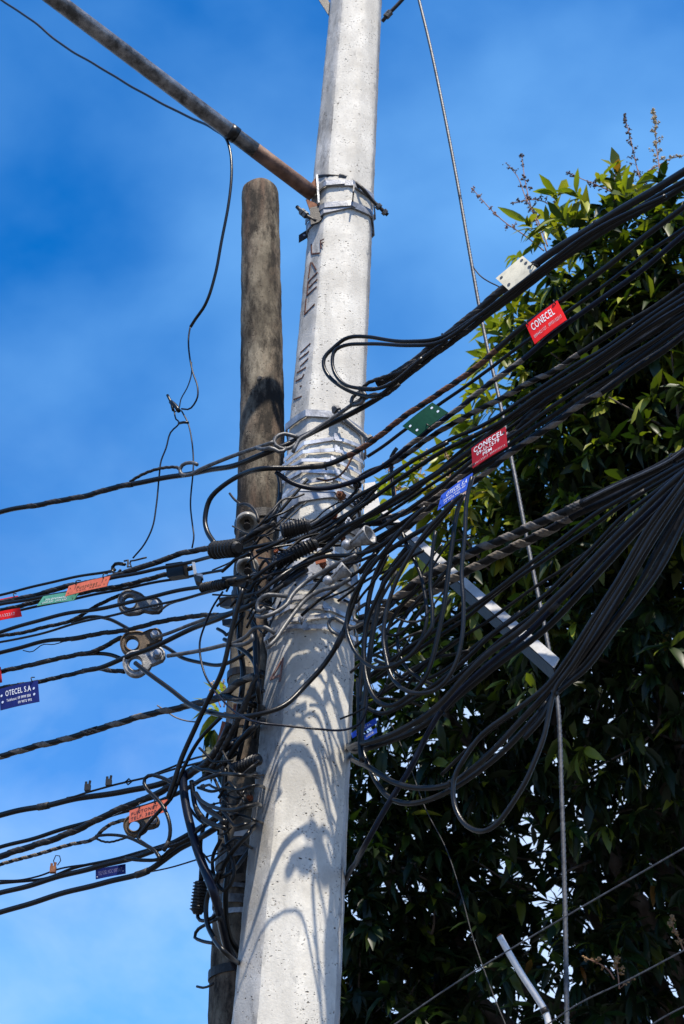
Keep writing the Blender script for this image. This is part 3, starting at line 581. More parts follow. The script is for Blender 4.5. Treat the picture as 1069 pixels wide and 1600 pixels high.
L('twisted cable leading to the rusty brown clamp', [(0, 1051), (56, 1037), (100, 1027), (126, 1021), (146, 1018), (168, 1008), (190, 996)], 7, BLK, .06, wraps=[(0, 1051, 140, 1019, GRIPD, 3.6)])
L('short lower leg of the twisted strand looping round the rusty clamp', [(120, 1023), (150, 1021), (175, 1023), (195, 1030)], 6.5, BLK, .04)
L('thick black cable crossing over both lower clamps from the blue tag cable', [(130, 1049), (154, 1044), (196, 1027), (233, 1013), (262, 1000), (300, 984), (350, 964), (400, 940), (440, 915), (480, 890)], 8, BLK, .22)
L('twisted cable above the dark blue tag with white lettering at the left edge', [(0, 1076), (56, 1066), (112, 1053), (154, 1044), (170, 1048), (195, 1050)], 6.5, DUST, .12, wraps=[(0, 1076, 150, 1045, GRIPD, 3.2)])
L('thick dark and tan spiral cable alone in the middle of the left sky', [(0, 1183), (67, 1163), (135, 1145), (196, 1127), (269, 1108), (300, 1101), (328, 1094), (352, 1084), (368, 1070), (396, 1058), (410, 1054)], 10, BLK, .02, wraps=[(0, 1183, 300, 1101, GRIP, 3.6, .5), (300, 1101, 400, 1056, GRIPD, 3.6, .5)])
L('grey strand forking off the spiral cable over the round pole', [(330, 1094), (352, 1092), (375, 1094), (395, 1088), (412, 1078)], 6, GRIPD, .04, rope=True, n=9, name='steel_strand', cat='steel strand')
L('broad black band of cable dipping under the spiral cable at the round pole', [(352, 1087), (370, 1093), (395, 1100), (412, 1106)], 11, BLK, .02)
L('thick black cable with small clips standing on it, lower left', [(0, 1275), (60, 1260), (107, 1250), (150, 1243), (196, 1238), (240, 1228), (281, 1213), (320, 1190), (360, 1165), (400, 1140)], 10, BLK, .06)
L('thin messenger wire carrying two clips and a ring, lower left', [(105, 1247), (115, 1245), (135, 1238), (168, 1229), (202, 1221), (235, 1213), (270, 1203), (300, 1195), (330, 1186)], 3.5, BLK, .1, name='messenger_wire', cat='wire')
L('thin wire parallel above the messenger wire near the poles, lower left', [(236, 1211), (270, 1198), (300, 1186), (340, 1176)], 3.5, BLK, .04, name='messenger_wire', cat='wire')
L('black cable low on the left, second below the one with the clips', [(0, 1325), (84, 1300), (130, 1286), (196, 1268), (240, 1256), (280, 1240), (330, 1205), (370, 1175)], 7, BLK, .0)
L('thick dark spiral-wrapped cable passing behind the orange two-line tag', [(0, 1338), (50, 1323), (90, 1309), (126, 1294), (160, 1276), (196, 1260), (230, 1248), (261, 1232), (300, 1209), (325, 1190), (345, 1160), (358, 1130)], 10, BLK, .1, wraps=[(0, 1338, 345, 1160, GRIPD, 3.8, .5)])
L('thin tight-wrapped strand ending in two legs at the black clamp, lower left', [(0, 1351), (56, 1336), (112, 1319), (149, 1308), (157, 1299), (168, 1290), (180, 1285), (196, 1281)], 5.5, BLK, .06, wraps=[(0, 1351, 147, 1308, GRIP, 2.6, .65)])
L('lower leg of the tight-wrapped strand below the black clamp', [(149, 1308), (158, 1313), (172, 1315), (190, 1311), (205, 1307)], 3.5, GRIPD, .06, rope=True, n=9, name='steel_strand', cat='steel strand')
L('black cable carrying the small brown clip and wire ring, lower left', [(0, 1380), (70, 1373), (112, 1357), (160, 1346), (196, 1338), (253, 1322), (300, 1302), (340, 1280)], 5, BLK, .02)
L('thin wire crossing under the brown clip cable at the left edge', [(0, 1376), (30, 1375), (60, 1368), (90, 1358), (130, 1352)], 3, THIN, .05, name='wire', cat='wire')
L('thick black cable above the small dark blue tag, lower left', [(0, 1396), (56, 1380), (112, 1364), (150, 1355), (196, 1345), (236, 1331), (270, 1318), (300, 1300), (345, 1272)], 9, BLK, .08)
L('lowest thick black cable on the left, bending up to the poles', [(0, 1425), (84, 1401), (168, 1378), (210, 1367), (233, 1358), (253, 1345), (280, 1327), (298, 1318), (352, 1286), (390, 1255)], 9.5, BLK, .14)
L('thin stray wire beneath the lowest thick cable, near the poles', [(236, 1363), (270, 1355), (300, 1346), (340, 1332)], 2.6, THIN, .1, name='wire', cat='wire')
L('black cable twisting over the blue tag cables, small bow near the poles', [(195, 1342), (225, 1344), (251, 1341), (262, 1332), (275, 1322), (300, 1310)], 6, BLK, .18)
L('ragged black strand with short frayed ends, lower left near the poles', [(215, 1338), (240, 1329), (262, 1322), (283, 1316), (305, 1303), (318, 1290)], 5, BLK, .22, rope=True)
L('long black cable falling diagonally from the clutter to the lower cables, right one', [(380, 920), (365, 975), (346, 1050), (326, 1092), (307, 1134), (284, 1185), (273, 1218), (262, 1248)], 8, BLK, .3)
L('black cable slanting down-left to loop round the orange two-line tag', [(352, 1115), (338, 1128), (309, 1160), (284, 1207), (268, 1246), (250, 1266), (225, 1296), (216, 1309), (228, 1320), (243, 1330), (251, 1344)], 6, BLK, .24)
L('black loop curling over and around the orange two-line tag', [(275, 1227), (247, 1214), (233, 1212), (225, 1219), (230, 1233), (242, 1245), (253, 1257), (264, 1280), (266, 1300), (262, 1316), (255, 1328)], 6, BLK, .28)
L('slack black bow under the orange tag joining the tight-wrapped strand', [(150, 1307), (175, 1305), (200, 1308), (225, 1320), (245, 1333), (253, 1342)], 5, BLK, .2)
L('broad flat blue-black cable dropping steeply beside the round pole', [(287, 1207), (286, 1225), (291, 1262), (301, 1300), (317, 1350), (334, 1396), (348, 1450, -.25), (364, 1500, -.5), (392, 1540, -.65)], 14, BLUE_BLK, .22)
L('thinner black cable dropping in front of the round pole base', [(300, 1220), (306, 1262), (330, 1288), (352, 1296)], 8, BLK, .2)
L('black cable bowing round the lower part of the old pole', [(345, 1360), (330, 1385), (323, 1407), (323, 1440), (334, 1466), (351, 1488), (392, 1512)], 8, BLK, .15)
L('black cable slanting from behind the pale pole down to the old pole', [(395, 1292), (385, 1306), (357, 1339), (342, 1372), (338, 1400), (345, 1440)], 8, BLK, .1)
L('small bent black cable end sticking out left of the old pole', [(340, 1435), (322, 1444), (308, 1454), (304, 1463), (312, 1469), (336, 1474)], 5.5, BLK, .1)
L('bright-edged black bow crossing the old pole, upper one', [(302, 1226), (325, 1215), (350, 1209), (375, 1209), (402, 1210)], 6, BLK, .28)
L('bright-edged black bow crossing the old pole, lower one', [(303, 1236), (315, 1250), (335, 1262), (360, 1266), (385, 1262), (405, 1254)], 6, BLK, .3)
L('thick black cable bowing under the two bright-edged ones', [(306, 1240), (320, 1262), (340, 1276), (352, 1285)], 8, BLK, .26)
L('heavy black cable passing diagonally in front of the old pole into the pale pole', [(350, 1195), (372, 1160), (395, 1138), (415, 1128)], 10, BLK, .06)
L('grey stranded bundle climbing the old pole below the bow cable', [(318, 1215), (340, 1185), (360, 1150), (378, 1112), (392, 1080), (402, 1055)], 9, GRIPD, .1, rope=True, name='steel_strand', cat='steel strand')
L('black cable rising beside the old pole from the clamp cluster', [(405, 1120), (404, 1080), (400, 1040), (398, 990), (396, 950), (404, 900)], 8, BLK, .08)
L('black cable arching from the top strap behind the bend to the insulators', [(434, 738), (438, 760), (434, 790), (420, 812), (408, 828), (398, 842)], 6.5, BLK, .06)
L('short black cable linking the pole collar to the upper insulator', [(462, 790), (446, 800), (426, 808), (404, 822), (390, 834)], 4, BLK, .1)
cable('black cable rising from the insulators across the pole front to the right, thin and high', [(400, 862), (440, 845), (480, 826), (520, 800), (560, 776), (600, 753), (650, 718), (700, 689)], 6.5, BLK, .2)
cable('black cable crossing the pole front just above the cast clamps', [(395, 905), (430, 880), (470, 860), (510, 838), (560, 812), (600, 788), (640, 765)], 7, BLK, .24)
cable('grey-black cable bending over the pole between the two cast clamps', [(400, 930), (440, 900), (470, 882), (505, 870), (545, 868), (575, 862), (600, 850), (630, 826)], 7, BLK, .27)
cable('black cable falling from the ribbed sleeve to the hook rods on the pole', [(430, 858), (446, 862), (470, 860), (500, 850), (530, 830), (556, 806)], 6, DUST, .1)

L('black cable bunched against the old pole, rising straight behind the bows', [(352, 1200), (350, 1240), (353, 1290), (358, 1340), (352, 1400), (358, 1460, -.2), (385, 1500, -.5)], 9, BLK, .0)
L('slack black cable crossing low over the old pole under the straps', [(325, 1360), (340, 1372), (358, 1366), (380, 1340, -.2), (400, 1310, -.5)], 7, BLK, .12)
L('dusty cable looping once against the lower old pole', [(345, 1310), (332, 1340), (336, 1375), (352, 1392), (366, 1370), (360, 1335), (348, 1320)], 6, DUST, .1)
L('black cable arching out between the two bright-edged bows', [(310, 1232), (332, 1238), (352, 1232), (372, 1236), (394, 1228), (415, 1236, -.5)], 5, BLK, .2)
L('black cable falling from the bows straight into the ribbed upright sleeve', [(318, 1290), (313, 1320), (316, 1350), (315, 1376)], 7, BLK, .12)
L('black cable from the ribbed upright sleeve curling back to the old pole', [(309, 1424), (310, 1434), (320, 1438), (333, 1434), (345, 1420)], 6, BLK, .1)
L('black cable bundled deep between the poles at mid height', [(372, 900), (378, 950), (374, 1000), (380, 1060), (372, 1120), (360, 1180)], 9, BLK, -.06)
L('dusty cable bundled deep between the poles, swinging to the right', [(392, 860), (400, 910), (392, 960), (404, 1010), (398, 1070), (385, 1130), (372, 1190)], 7, DUST, -.04)
L('black cable slipping between the poles below the tan hook rods', [(350, 1000), (375, 1012), (395, 1030), (405, 1060), (404, 1110), (398, 1150)], 7, BLK, .0)
# short jumpers knotted together: nothing tells them apart within a knot
def jumpers(n_, box, label, group, dr, wr_=(2.6, 5.5), slope=-.45, mats=None):
    rs = random.Random(len(label))
    for k in range(n_):
        x = rs.uniform(box[0], box[2]); y = rs.uniform(box[1], box[3]); Ls = rs.uniform(.35, .8)*(box[2]-box[0]); sl = slope+rs.uniform(-.35, .35); bow = rs.uniform(-26, 34)
        pts = [(x-Ls/2, y-sl*Ls/2), (x-Ls/4, y-sl*Ls/4+bow*.7), (x+rs.uniform(-8, 8), y+bow+rs.uniform(-6, 6)), (x+Ls/4, y+sl*Ls/4+bow*.5), (x+Ls/2, y+sl*Ls/2)]
        S = path(pts, rs.uniform(*dr)); r_ = rad(rs.uniform(*wr_), x, y); V, Fa = tube_vf(S, r_, 7)
        o = mk('jumper_wire', V, Fa, rs.choice(mats or [BLK, BLK, DUST, GRIPD])); o['label'] = label; o['category'] = 'wire'; o['group'] = group
jumpers(30, (395, 775, 590, 925), 'thin dark jumper wire in the knot of cables on the upper pole front', 'jumper wires knotted on the pole front', (.0, .2))
jumpers(16, (358, 860, 425, 975), 'thin dark jumper wire in the knot between the two poles at insulator height', 'jumper wires knotted between the poles', (.0, .22))
jumpers(18, (315, 1170, 388, 1400), 'thin dark jumper wire in the lower tangle against the old pole', 'jumper wires tangled low on the old pole', (.0, .2), slope=.2)
jumpers(14, (570, 850, 720, 1060), 'thin dark jumper wire looping among the drip loops right of the pole', 'jumper wires among the drip loops', (.05, .3), slope=-.9)
# --- tan hook rods across the pole
rodthing('hook_rod', 'tan-grey hook rod from the round eye up to the upper cast clamp', [(400, 962), (412, 964), (430, 957), (448, 944), (458, 928), (480, 908), (507, 892), (530, 880), (556, 868)], 7, GALVD, .30,
         extra=[[(448, 932), (432, 930), (416, 930), (405, 938), (402, 948), (406, 956), (414, 950)]])
rodthing('hook_rod', 'long tan-grey hook rod crossing the lowest straps to the lower cast clamp', [(418, 1012), (430, 1000), (445, 978), (462, 955), (480, 935), (503, 922), (525, 917), (548, 904)], 7, GALVD, .27,
         extra=[[(430, 990), (416, 981), (404, 980), (394, 984), (388, 992), (376, 1000), (362, 1006), (350, 1008), (330, 1013), (300, 1019), (262, 1025)], [(362, 1008), (378, 1007), (388, 1004), (396, 997), (395, 992)]])
rodthing('hook_rod', 'grey hook rod from the rusty clamp to the eyes in front of the old pole', [(240, 997), (262, 990), (300, 975), (330, 965), (360, 958), (385, 952), (396, 955), (404, 962), (412, 960), (418, 955)], 6, GALVD, .13)
rodthing('hook_rod', 'thin grey rod from the upper clamp to the black sleeves at the old pole', [(253, 952), (262, 945), (290, 936), (320, 927), (350, 920)], 4, GALVD, .1)

# --- guy wire and thin wires
cable('long stranded steel guy wire running from the top edge down in front of the tree', [(655, 0), (672, 70), (692, 165), (715, 285), (735, 400), (757, 520), (780, 622), (805, 745), (830, 876), (856, 1005), (871, 1092), (878, 1250), (883, 1420), (886, 1600)], 6.0, WIRE, -.9, rope=True, name='guy_wire', cat='guy wire', wob=0)
cable('short wire stub tying the cream plate towards the guy wire', [(740, 418), (752, 432), (765, 441), (779, 448), (790, 454)], 2.2, THIN, .1, name='wire', cat='wire')
cable('thin grey wire rising to the right edge, higher of the two at bottom right', [(618, 1600), (700, 1544), (770, 1500), (884, 1432), (1069, 1325)], 2.4, WIRE, .1, name='wire', cat='wire', wob=0)
cable('thin grey wire rising to the right edge behind the white pipe, lower one', [(858, 1599), (905, 1568), (980, 1532), (1069, 1485)], 2.4, WIRE, .1, name='wire', cat='wire', wob=0)
cable('thin grey wire cutting the bottom right corner', [(1020, 1600), (1045, 1585), (1069, 1573)], 2.2, WIRE, .1, name='wire', cat='wire', wob=0)
cable('thin brown wire meandering down through the shade right of the pole', [(578, 1062), (590, 1090), (605, 1118), (640, 1195), (665, 1265), (697, 1325), (722, 1400), (740, 1470), (765, 1540), (790, 1600)], 1.7, GRIPD, .1, name='wire', cat='wire')
cable('slim cable running along under the street lamp arm and hanging down in open sky', [(3, 0), (50, 32), (90, 65), (150, 102), (200, 132), (250, 160), (300, 185), (335, 203), (352, 214), (360, 235), (362, 265), (357, 320), (346, 380), (336, 428), (320, 478), (304, 502), (298, 512)], 4.5, BLK, .3)
L('thin looped wire hanging below the slim cable, right strand', [(298, 508), (295, 528), (297, 562), (301, 582), (309, 607), (308, 623), (297, 639), (284, 639)], 2.8, THIN, .05, name='wire', cat='wire')
L('thin looped wire hanging below the slim cable, left strand', [(299, 566), (299, 584), (293, 604), (283, 623), (279, 640), (273, 644), (268, 636)], 2, THIN, .05, name='wire', cat='wire')
L('thin wire drooping left from the knot to the wire knot above the orange tag', [(272, 640), (275, 655), (281, 661), (267, 676), (260, 700), (252, 720), (249, 741), (244, 790), (238, 825), (225, 852), (208, 872)], 2.6, THIN, .04, name='wire', cat='wire')
L('thin wire dropping nearly straight down right of the drooping one', [(284, 642), (294, 660), (299, 682), (302, 725), (298, 790), (301, 820), (303, 840), (300, 856)], 2.6, THIN, .04, name='wire', cat='wire')
for k, (a, b_, w_) in enumerate([((262, 617), (271, 641), 4.5), ((267, 628), (280, 642), 7), ((279, 661), (294, 660), 4.5)]):
    L(['small black taped wire stub pointing up in open sky', 'black tape knot joining the looped wires', 'lower black tape joint on the thin wires'][k], [a, ((a[0]+b_[0])/2+1, (a[1]+b_[1])/2-1), b_], w_, BLK, .07, name='tape_joint', cat='tape joint')
L('knot of tie wire on the messenger above the orange tag', [(194, 876), (202, 875), (198, 884), (206, 884), (202, 877), (212, 875), (229, 871)], 3, GRIPD, .12, name='tie_wire', cat='tie wire')
L('curl of thin wire under the frayed twisted cable on the left', [(36, 1016), (50, 1018), (66, 1007), (84, 1007), (103, 1002)], 1.6, THIN, .05, name='tie_wire', cat='tie wire')
L('bare wire ring standing on the brown clip, lower left', [(86, 1352), (84, 1343), (88, 1336), (94, 1338), (95, 1345), (90, 1352)], 1.6, WIRE, .06, name='wire_ring', cat='wire ring')
L('pale vine twig poking out over the old pole at the left', [(246, 1103), (262, 1113), (275, 1121), (290, 1126), (310, 1128)], 2.4, GRIP, -.8, name='twig', cat='twig')

# ------------------------------------------------------------------ fittings
def clamp(label, c1, r1, c2, r2, m, d, thick=11, boltm=GALV, hole=.5):
    Y = Yc(c1[0])-d; o = np.array(P(*c1, Y)); ex = np.array(P(c1[0]+1, c1[1], Y))-o; ey = np.array(P(c1[0], c1[1]-1, Y))-o
    ez = np.cross(ex, ey); sc_ = np.linalg.norm(ex); ez = ez/np.linalg.norm(ez)*sc_
    v = np.array([c2[0]-c1[0], -(c2[1]-c1[1])], float); D = np.linalg.norm(v); v /= D; pv = np.array([-v[1], v[0]])
    def outer(a):
        dv = np.array([math.cos(a), math.sin(a)])
        best = r1
        for t in np.linspace(0, 1, 26):
            if t < .28: rr = r1+(r2*.95-r1)*t*1.2
            else: rr = r2*.93 if t < .8 else r2
            cc = v*D*t; b_ = np.dot(dv, cc); q = b_*b_-np.dot(cc, cc)+rr*rr
            if q > 0: best = max(best, b_+math.sqrt(q))
        return best
    n = 56; V = []; th = thick/2; rh = r1*hole
    prof = [(0, -.35), (.22, -.5), (.3, -.28), (.7, -.28), (.8, -.5), (1, -.42), (1, .42), (.8, .5), (.7, .28), (.3, .28), (.22, .5), (0, .35)]
    for i in range(n):
        a = i*2*math.pi/n; ro = outer(a); dv = np.array([math.cos(a), math.sin(a)])
        for f, zz in prof:
            if f < .3: rr = rh+(f/.3)*r1*.14
            elif f > .7: rr = ro-(1-f)/.3*r1*.16
            else: rr = rh+r1*.14+(ro-r1*.16-rh-r1*.14)*(f-.3)/.4
            q = dv*rr; V.append(o+ex*q[0]+ey*q[1]+ez*zz*thick)
    k = len(prof); Fa = [(i*k+j, i*k+(j+1) % k, ((i+1) % n)*k+(j+1) % k, ((i+1) % n)*k+j) for i in range(n) for j in range(k)]
    t = empty('thimble_clamp', tuple(o)); tag(t, label, 'clamp'); mk('body', V, Fa, m, t, smooth=False)
    pc = o+ex*v[0]*D+ey*v[1]*D; nz_ = ez/np.linalg.norm(ez); u = sc_
    V, Fa = lathe_vf(pc+nz_*thick*.2*u, nz_, [(0, r2*.62*u), (thick*.42*u, r2*.62*u), (thick*.42*u, 0)], 16); mk('washer', V, Fa, boltm, t, smooth=False)
    V, Fa = lathe_vf(pc+nz_*thick*.6*u, nz_, [(0, r2*.5*u), (thick*.38*u, r2*.5*u), (thick*.45*u, r2*.38*u), (thick*.45*u, 0)], 6); mk('bolt_head', V, Fa, boltm, t, smooth=False)
    return t
clamp('upper grey steel thimble clamp with an open eye, left of the poles', (203, 942), 19, (243, 947), 12, GALVD, .13)
clamp('rusty brown thimble clamp with a large hexagonal bolt, left of the poles', (207, 1007), 19, (243, 994), 11.5, BROWNM, .13)
clamp('bright grey thimble clamp hanging under the rusty brown one', (212, 1038), 20, (247, 1024), 12, ALU, .19)
clamp('dark thimble clamp half hidden behind the orange two-line tag', (210, 1291), 17, (240, 1284), 10, BROWNM, .08)

def ribbed(name, label, p0, p1, w_, nr, d, m=RUBBER, cat='cable sleeve', ends=True, d2=None, taper=1.):
    Y0 = Yc(p0[0])-d; Y1 = Yc(p1[0])-(d2 if d2 is not None else d); a = np.array(P(*p0, Y0)); b_ = np.array(P(*p1, Y1)); r = w_/2*depth(a)/F; Ln = np.linalg.norm(b_-a)
    t = empty(name, tuple(a)); tag(t, label, cat)
    for i in range(nr):
        h0 = Ln*i/nr; h1 = Ln*(i+1)/nr; rr = r*(1+(taper-1)*i/nr)
        V, Fa = lathe_vf(a, b_-a, [(h0, rr*.78), (h0+.25*(h1-h0), rr*.78), (h0+.42*(h1-h0), rr*random.uniform(.96, 1.04)), (h0+.62*(h1-h0), rr), (h0+.8*(h1-h0), rr*.78), (h1, rr*.78)], 18); mk('rib', V, Fa, m, t, smooth=False)
    V, Fa = lathe_vf(a, b_-a, [(-r*.1, 0), (-r*.1, r*.5), (0, r*.72), (Ln, r*.72*taper), (Ln+r*.35, r*.5*taper), (Ln+r*.35, 0)], 16); mk('core', V, Fa, m, t, smooth=False)
    return t
ribbed('ribbed_sleeve', 'black ribbed cable sleeve at the end of the brown wrapped cable, left of the insulators', (334, 860), (370, 856), 29, 7, .30)
ribbed('ribbed_sleeve', 'black ribbed cable sleeve lying across the pole edge between the two poles', (440, 830), (480, 821), 29, 9, .20)
ribbed('ribbed_sleeve', 'bristly black sleeve below the other one on the pole front', (430, 880), (492, 850), 24, 12, .12)
ribbed('ribbed_sleeve', 'long dark ribbed splice under the white-topped clip, left of the old pole', (316, 919), (352, 912), 17, 10, .22)
ribbed('ribbed_sleeve', 'upright black ribbed sleeve hanging left of the old pole', (315, 1378), (309, 1424), 26, 9, .12)
ribbed('ribbed_sleeve', 'black ribbed sleeve disappearing behind the pale pole, lower left', (364, 1203), (404, 1186), 20, 9, .02)
ribbed('ribbed_sleeve', 'small grey ribbed sleeve on the right side of the pole by the cast clamp', (556, 792), (582, 772), 20, 5, .0, m=DARKM)

def lump(name, label, cat, prof, p, q, d, m, n=20, d2=None):
    a = np.array(P(*p, Yc(p[0])-d)); b_ = np.array(P(*q, Yc(q[0])-(d2 if d2 is not None else d))); k = depth(a)/F
    t = empty(name, tuple(a)); tag(t, label, cat); V, Fa = lathe_vf(a, b_-a, [(h*k, r*k) for h, r in prof], n); mk('body', V, Fa, m, t, smooth=True); return t, a, b_-a, k
def insulator(label, c, r, d, m=PORC):
    Y = 5.03-d; a = np.array(P(*c, Y)); k = depth(a)/F; ax = np.array([.05, -.62, -.75]); ax /= np.linalg.norm(ax)
    t = empty('spool_insulator', tuple(a)); tag(t, label, 'insulator')
    V, Fa = lathe_vf(a-ax*.02, ax, [(x*k, y*k) for x, y in [(-22, 0), (-22, r*.55), (-18, r*.62), (-10, r*.66), (-6, r*.9), (0, r), (6, r), (9, r*.93), (9, r*.7), (3, r*.58), (-2, r*.45), (-2, 0)]], 28); mk('porcelain_body', V, Fa, m, t)
    V, Fa = lathe_vf(a-ax*.03, ax, [(0, 4*k), (24*k, 4*k), (24*k, 6*k), (27*k, 6*k), (27*k, 0)], 8); mk('pin', V, Fa, DARKM, t, smooth=False)
    b_ = MB(); b_.add(*box_vf(a-ax*.05+np.array([0, .02, 0]), (.03, 0, 0), (0, .05, 0), (0, 0, .004))); b_.obj('bracket', DARKM, t)
insulator('upper porcelain insulator on the left side of the old pole', (386, 818), 17.5, .02)
insulator('lower porcelain insulator on the old pole, just below the ribbed sleeve', (387, 888), 18, .02)
def castclamp(label, p, q, d, r):
    t, a, ax, k = lump('cast_clamp', label, 'clamp', [(0, 0), (0, 5), (8, 6.5), (14, 6), (r*1.5, r*.55), (r*2.2, r*.85), (r*2.9, r), (r*3.0, r*.93), (r*2.9, r*.78), (r*2.3, r*.6), (r*1.7, r*.3), (r*1.6, 0)], p, q, d, ALU, d2=d+.035)
    V, Fa = lathe_vf(a-np.array([0, .02, 0]), (0, -1, .2), [(0, 0), (-.012, 5*k), (0, 8*k), (.012, 5.5*k), (.014, 0)], 14); mk('bolt_cap', V, Fa, GALV, t)
    for s in (-1, 1):
        d_, u, v = basis(ax); V, Fa = tube_vf([a+d_*8*k+u*s*5*k, a+d_*r*1.6*k+u*s*r*.6*k, a+d_*r*2.9*k+u*s*r*1.02*k], [2*k, 2.2*k, 2.4*k], 6); mk('rib', V, Fa, ALU, t)
castclamp('upper flared cast aluminium clamp on the right side of the pole', (541, 856), (590, 828), .30, 16)
castclamp('lower flared cast aluminium clamp below the first, above the straps', (512, 912), (556, 876), .30, 13)
def ball(label, c, r, d, m=GALV, name='bolt'):
    a = np.array(P(*c, Yc(c[0])-d)); k = depth(a)/F
    t = empty(name, tuple(a)); tag(t, label, 'bolt'); V, Fa = lathe_vf(a, (rng.normal()*.4, -1, rng.normal()*.4-.3), [(-r*1.2*k, r*.85*k), (-r*.7*k, r*.9*k), (-r*.7*k, r*.6*k), (r*.1*k, r*.6*k), (r*.1*k, r*.32*k), (r*.9*k, r*.3*k), (r*.9*k, 0)], 6); mk('head', V, Fa, m, t, smooth=False)
    V, Fa = lathe_vf(a, (0, 1, .3), [(0, r*.35*k), (.09, r*.35*k)], 8); mk('shank', V, Fa, DARKM, t, smooth=False)
ball('small round grey bolt head just above the upper cast clamp', (545, 813), 7, .16)
ball('grey bolt head at the bright middle strap', (470, 966), 5, .16)
for i, (c, r, m) in enumerate([((534, 838), 6, RUST), ((505, 884), 7, ORUST), ((531, 772), 9, RUST), ((524, 806), 6, ORUST), ((382, 1105), 8, GALVD), ((352, 1249), 7, ORUST), ((370, 1250), 8, GALVD), ((388, 1245), 6, ORUST), ((332, 1204), 7, ALU), ((350, 1197), 7, ALU), ((362, 1195), 6, GALVD), ((315, 1229), 5, ALU), ((346, 1305), 4, ALU), ((416, 852), 5, ORUST), ((430, 862), 5, ORUST), ((395, 836), 6, ALU), ((556, 758), 8, DARKM)]):
    ball(['rusty bolt head left of the upper cast clamp', 'orange rusted nut on the pole front below the bristly sleeve', 'rust-brown bolt block under the blue-black dipping cable', 'orange-stained nut left of the small round bolt head', 'grey bolt in orange washer beside the pale pole under the spiral cable', 'orange cap at the old pole between the two bright bows', 'grey nut with orange stain on the old pole', 'orange rusted tip at the pale pole edge between the bright bows', 'leftmost of the row of pale knobs on the old pole', 'middle one of the row of pale knobs on the old pole', 'rightmost of the row of pale knobs on the old pole', 'pale knob at the left end of the upper bright bow', 'tiny pale knob under the black bows on the old pole', 'orange terminal beside the ribbed sleeve between the poles', 'orange terminal nearest the bristly sleeve', 'pale knob right of the upper insulator', 'dark bolt block on the right edge of the pole under the straps'][i], c, r, .08 if c[0] > 420 else -.05, m, 'bolt')

def slab(name, label, cat, quad, d, m, t=.006, holes=()):
    o = [np.array(P(x, y, Yc(x)-d)) for x, y in quad]; nrm = np.cross(o[1]-o[0], o[3]-o[0]); nrm /= np.linalg.norm(nrm)
    if nrm[1] > 0: nrm = -nrm
    V, Fa = prism_vf(o, nrm, t); e = mk(name, V, Fa, m, smooth=False); tag(e, label, cat); return e, o, nrm
# flat steel bits in the clutter
slab('steel_plate', 'blue-grey steel plate on the pole front under the bristly sleeve', 'plate', [(462, 904), (488, 896), (490, 912), (464, 918)], .1, GALV)
slab('splice_box', 'small black splice box on the cables left of the ribbed splice', 'splice box', [(263, 884), (289, 880), (291, 901), (266, 905)], .12, RUBBER, t=.035)
slab('mounting_plate', 'black mounting plate in front of the old pole beside the ribbed splice', 'plate', [(348, 902), (372, 899), (388, 908), (384, 918), (362, 916), (350, 914)], .16, DARKM, t=.01)
slab('steel_bracket', 'black bracket box at the left side of the old pole below the splice', 'bracket', [(347, 936), (366, 933), (368, 948), (349, 950)], .02, DARKM, t=.03)
slab('steel_bracket', 'small black bracket on the old pole where the cords start', 'bracket', [(352, 970), (366, 968), (366, 978), (353, 979)], .0, DARKM, t=.03)
slab('steel_bracket', 'tan rusted flat bar slanting down the old pole among the cables', 'bracket', [(349, 1127), (357, 1130), (346, 1170), (338, 1170)], -.1, ORUST, t=.01)
slab('steel_bracket', 'whitish flat bar slanting beside the tan one on the old pole', 'bracket', [(362, 1118), (368, 1118), (359, 1154), (354, 1156)], -.1, ALU, t=.01)
slab('steel_bracket', 'short rusty orange bar upright on the old pole under the spiral cable', 'bracket', [(367, 1101), (372, 1101), (373, 1121), (366, 1121)], -.1, ORUST, t=.012)
slab('steel_plate', 'pale flat plate on the old pole between the black drop cables', 'plate', [(368, 1300), (388, 1296), (386, 1306), (366, 1306)], -.12, PAINT)
slab('steel_plate', 'orange-rusted square plate on the pole front between the two cast clamps', 'plate', [(491, 873), (508, 867), (510, 878), (494, 882)], .12, ORUST)
# white-topped clip
t = empty('cable_clip', tuple(P(303, 880, 4.75))); tag(t, 'silver and black cable clip with a white upright blade, left of the sleeves', 'clip')
for nm, q, m, th in (('blade', [(300, 879), (305, 879), (308, 897), (303, 898)], PAINT, .008), ('jaw', [(307, 897), (317, 899), (318, 905), (308, 906)], GALV, .02), ('clip_body', [(303, 902), (316, 904), (314, 913), (306, 911)], RUBBER, .03)):
    o = [np.array(P(x, y, Yc(x)-.22)) for x, y in q]; V, Fa = prism_vf(o, np.array([0, -1., 0]), th); mk(nm, V, Fa, m, t, smooth=False)
# small clips on the messenger
for lab, c, m in (('left one of two black clips standing on the messenger wire, lower left', (137, 1231), RUBBER), ('right one of two black clips standing on the messenger wire, lower left', (170, 1223), RUBBER), ('little brown clip under the bare wire ring, lower left', (83, 1359), RUST)):
    Y = Yc(c[0])-.12; a = np.array(P(*c, Y)); k = depth(a)/F; t = empty('wire_clip', tuple(a)); tag(t, lab, 'clip')
    b = MB(); b.add(*box_vf(a, (4.5*k, 0, 0), (0, 4*k, 0), (0, 0, 5*k))); b.obj('clip_body', m, t)
    for s in (-1, 1): V, Fa = lathe_vf(a+np.array([s*2.6*k, -2*k*s, 3*k]), (.1*s, 0, 1), [(0, 2*k), (8*k, 2*k), (8*k, 0)], 8); mk('bolt', V, Fa, m, t, smooth=False)
cable('small black ring on the messenger wire beside the two clips', [(196, 1222), (199, 1217), (204, 1218), (206, 1222), (202, 1226), (197, 1224), (196, 1221)], 2.6, BLK, .12, name='wire_ring', cat='wire ring', wob=0)
